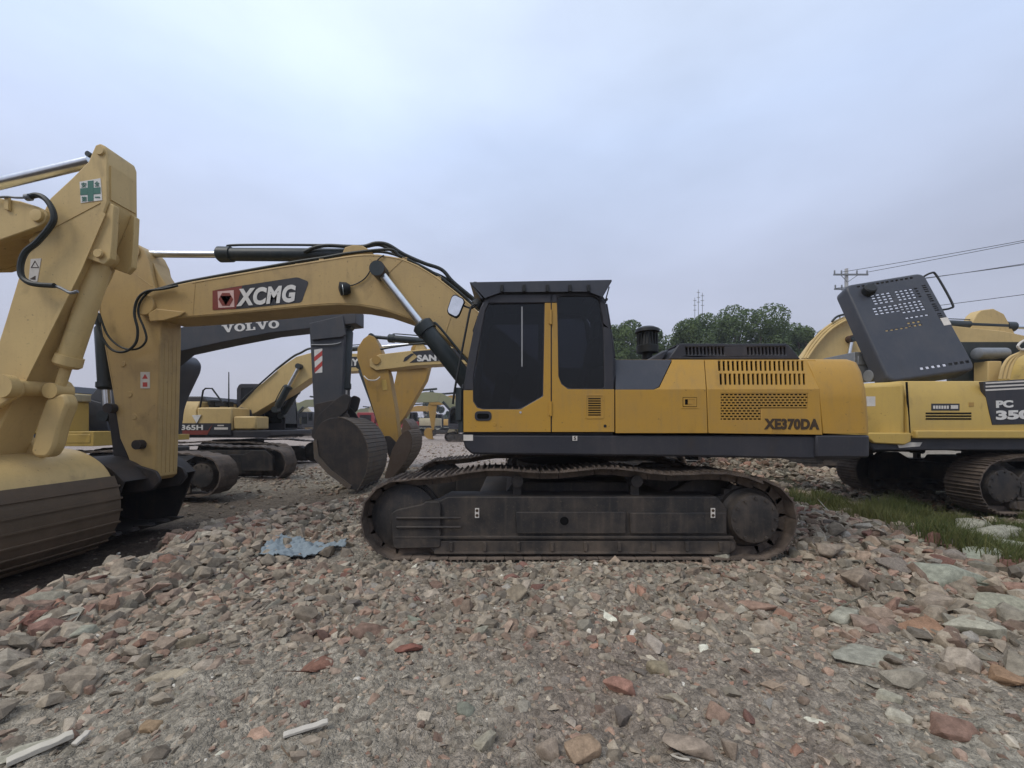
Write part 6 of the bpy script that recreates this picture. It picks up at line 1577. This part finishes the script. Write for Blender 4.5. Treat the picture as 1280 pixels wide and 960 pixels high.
# ---------------------------------------------------------------- thin haze
m_ = bpy.data.materials.new('haze'); m_.use_nodes = True; nt = m_.node_tree; N = nt.nodes; N.clear(); L = nt.links
pv = N.new('ShaderNodeVolumePrincipled'); pv.inputs['Density'].default_value = .0010; pv.inputs['Color'].default_value = (.86, .90, .97, 1); pv.inputs['Anisotropy'].default_value = .2
ou = N.new('ShaderNodeOutputMaterial'); L.new(pv.outputs[0], ou.inputs['Volume'])
m = MB(); m.box(-420, 420, -60, 420, -3, 24); MATS['haze'] = m_
hz = m.build('haze', 'haze', None); hz['kind'] = 'stuff'; tag(hz, 'thin pale haze in the distance', 'haze')
# ================================================================ sky and light
w = bpy.data.worlds.new('World'); scene.world = w; w.use_nodes = True; nt = w.node_tree; N = nt.nodes; L = nt.links
bg = N['Background']
SUN_EL, SUN_AZ = 52, -50       # azimuth measured from +Y towards +X
sky = N.new('ShaderNodeTexSky'); sky.sky_type = 'NISHITA'; sky.sun_disc = False; sky.sun_elevation = R(SUN_EL); sky.sun_rotation = R(SUN_AZ+180); sky.dust_density = 3; sky.air_density = 1.2
tc = N.new('ShaderNodeTexCoord'); sx = N.new('ShaderNodeSeparateXYZ'); L.new(tc.outputs['Generated'], sx.inputs[0])
ramp = N.new('ShaderNodeValToRGB'); L.new(sx.outputs[2], ramp.inputs[0])
K = 10.0
cr = ramp.color_ramp
stops = [(0.0, (.40, .40, .465)), (.10, (.41, .42, .505)), (.30, (.455, .495, .63)), (.55, (.53, .63, .84)), (.8, (.70, .80, .97)), (1.0, (.80, .86, .97))]
cr.elements[0].position, cr.elements[0].color = stops[0][0], (*stops[0][1], 1); cr.elements[1].position, cr.elements[1].color = 1, (*stops[-1][1], 1)
for p_, c_ in stops[1:-1]: e = cr.elements.new(p_); e.color = (*c_, 1)
# soft cloud structure on the dome
mp = N.new('ShaderNodeMapping'); mp.inputs['Scale'].default_value = (1, 1, 2.6); L.new(tc.outputs['Generated'], mp.inputs[0])
n1 = N.new('ShaderNodeTexNoise'); n1.inputs['Scale'].default_value = 1.3; n1.inputs['Detail'].default_value = 5; n1.inputs['Roughness'].default_value = .5; L.new(mp.outputs[0], n1.inputs['Vector'])
r1 = N.new('ShaderNodeMapRange'); r1.inputs[1].default_value = .35; r1.inputs[2].default_value = .68; r1.inputs[3].default_value = .88; r1.inputs[4].default_value = 1.14; L.new(n1.outputs[0], r1.inputs[0])
# brighter cloud towards the sun side (-X, high)
dt = N.new('ShaderNodeVectorMath'); dt.operation = 'DOT_PRODUCT'; L.new(tc.outputs['Generated'], dt.inputs[0]); dt.inputs[1].default_value = Vector((-.68, .55, .62)).normalized()
r2 = N.new('ShaderNodeMapRange'); r2.inputs[1].default_value = .55; r2.inputs[2].default_value = 1.0; r2.inputs[3].default_value = 1.0; r2.inputs[4].default_value = 1.2; L.new(dt.outputs['Value'], r2.inputs[0])
mu = N.new('ShaderNodeMath'); mu.operation = 'MULTIPLY'; L.new(r1.outputs[0], mu.inputs[0]); L.new(r2.outputs[0], mu.inputs[1])
mu2 = N.new('ShaderNodeMath'); mu2.operation = 'MULTIPLY'; L.new(mu.outputs[0], mu2.inputs[0]); mu2.inputs[1].default_value = K*1.15
vm = N.new('ShaderNodeVectorMath'); vm.operation = 'SCALE'; L.new(ramp.outputs[0], vm.inputs[0]); L.new(mu2.outputs[0], vm.inputs['Scale'])
mx = N.new('ShaderNodeMix'); mx.data_type = 'RGBA'; mx.inputs[0].default_value = .9; L.new(sky.outputs[0], mx.inputs[6]); L.new(vm.outputs[0], mx.inputs[7])
L.new(mx.outputs[2], bg.inputs[0]); bg.inputs[1].default_value = .1
sd = bpy.data.lights.new('sun', 'SUN'); sd.energy = 1.4; sd.angle = R(25); sd.color = (1, .93, .82)
so = bpy.data.objects.new('sun', sd); col.objects.link(so)
# light travels from the upper left behind the camera
dvec = Vector((math.sin(R(SUN_AZ+180+90))*1.0, 0, 0))
frm = Vector((-math.cos(R(SUN_EL))*.75, -math.cos(R(SUN_EL))*.66, math.sin(R(SUN_EL))))
so.rotation_euler = (-frm).to_track_quat('-Z', 'Y').to_euler()
sky.sun_rotation = math.atan2(frm.x, frm.y)
vs_ = scene.view_settings; vs_.view_transform = 'Standard'; vs_.look = 'None'; vs_.exposure = .06; vs_.gamma = 1; vs_.use_curve_mapping = False
scene.cycles.use_denoising = True; scene.cycles.max_bounces = 6; scene.cycles.transparent_max_bounces = 12
scene.render.use_persistent_data = False
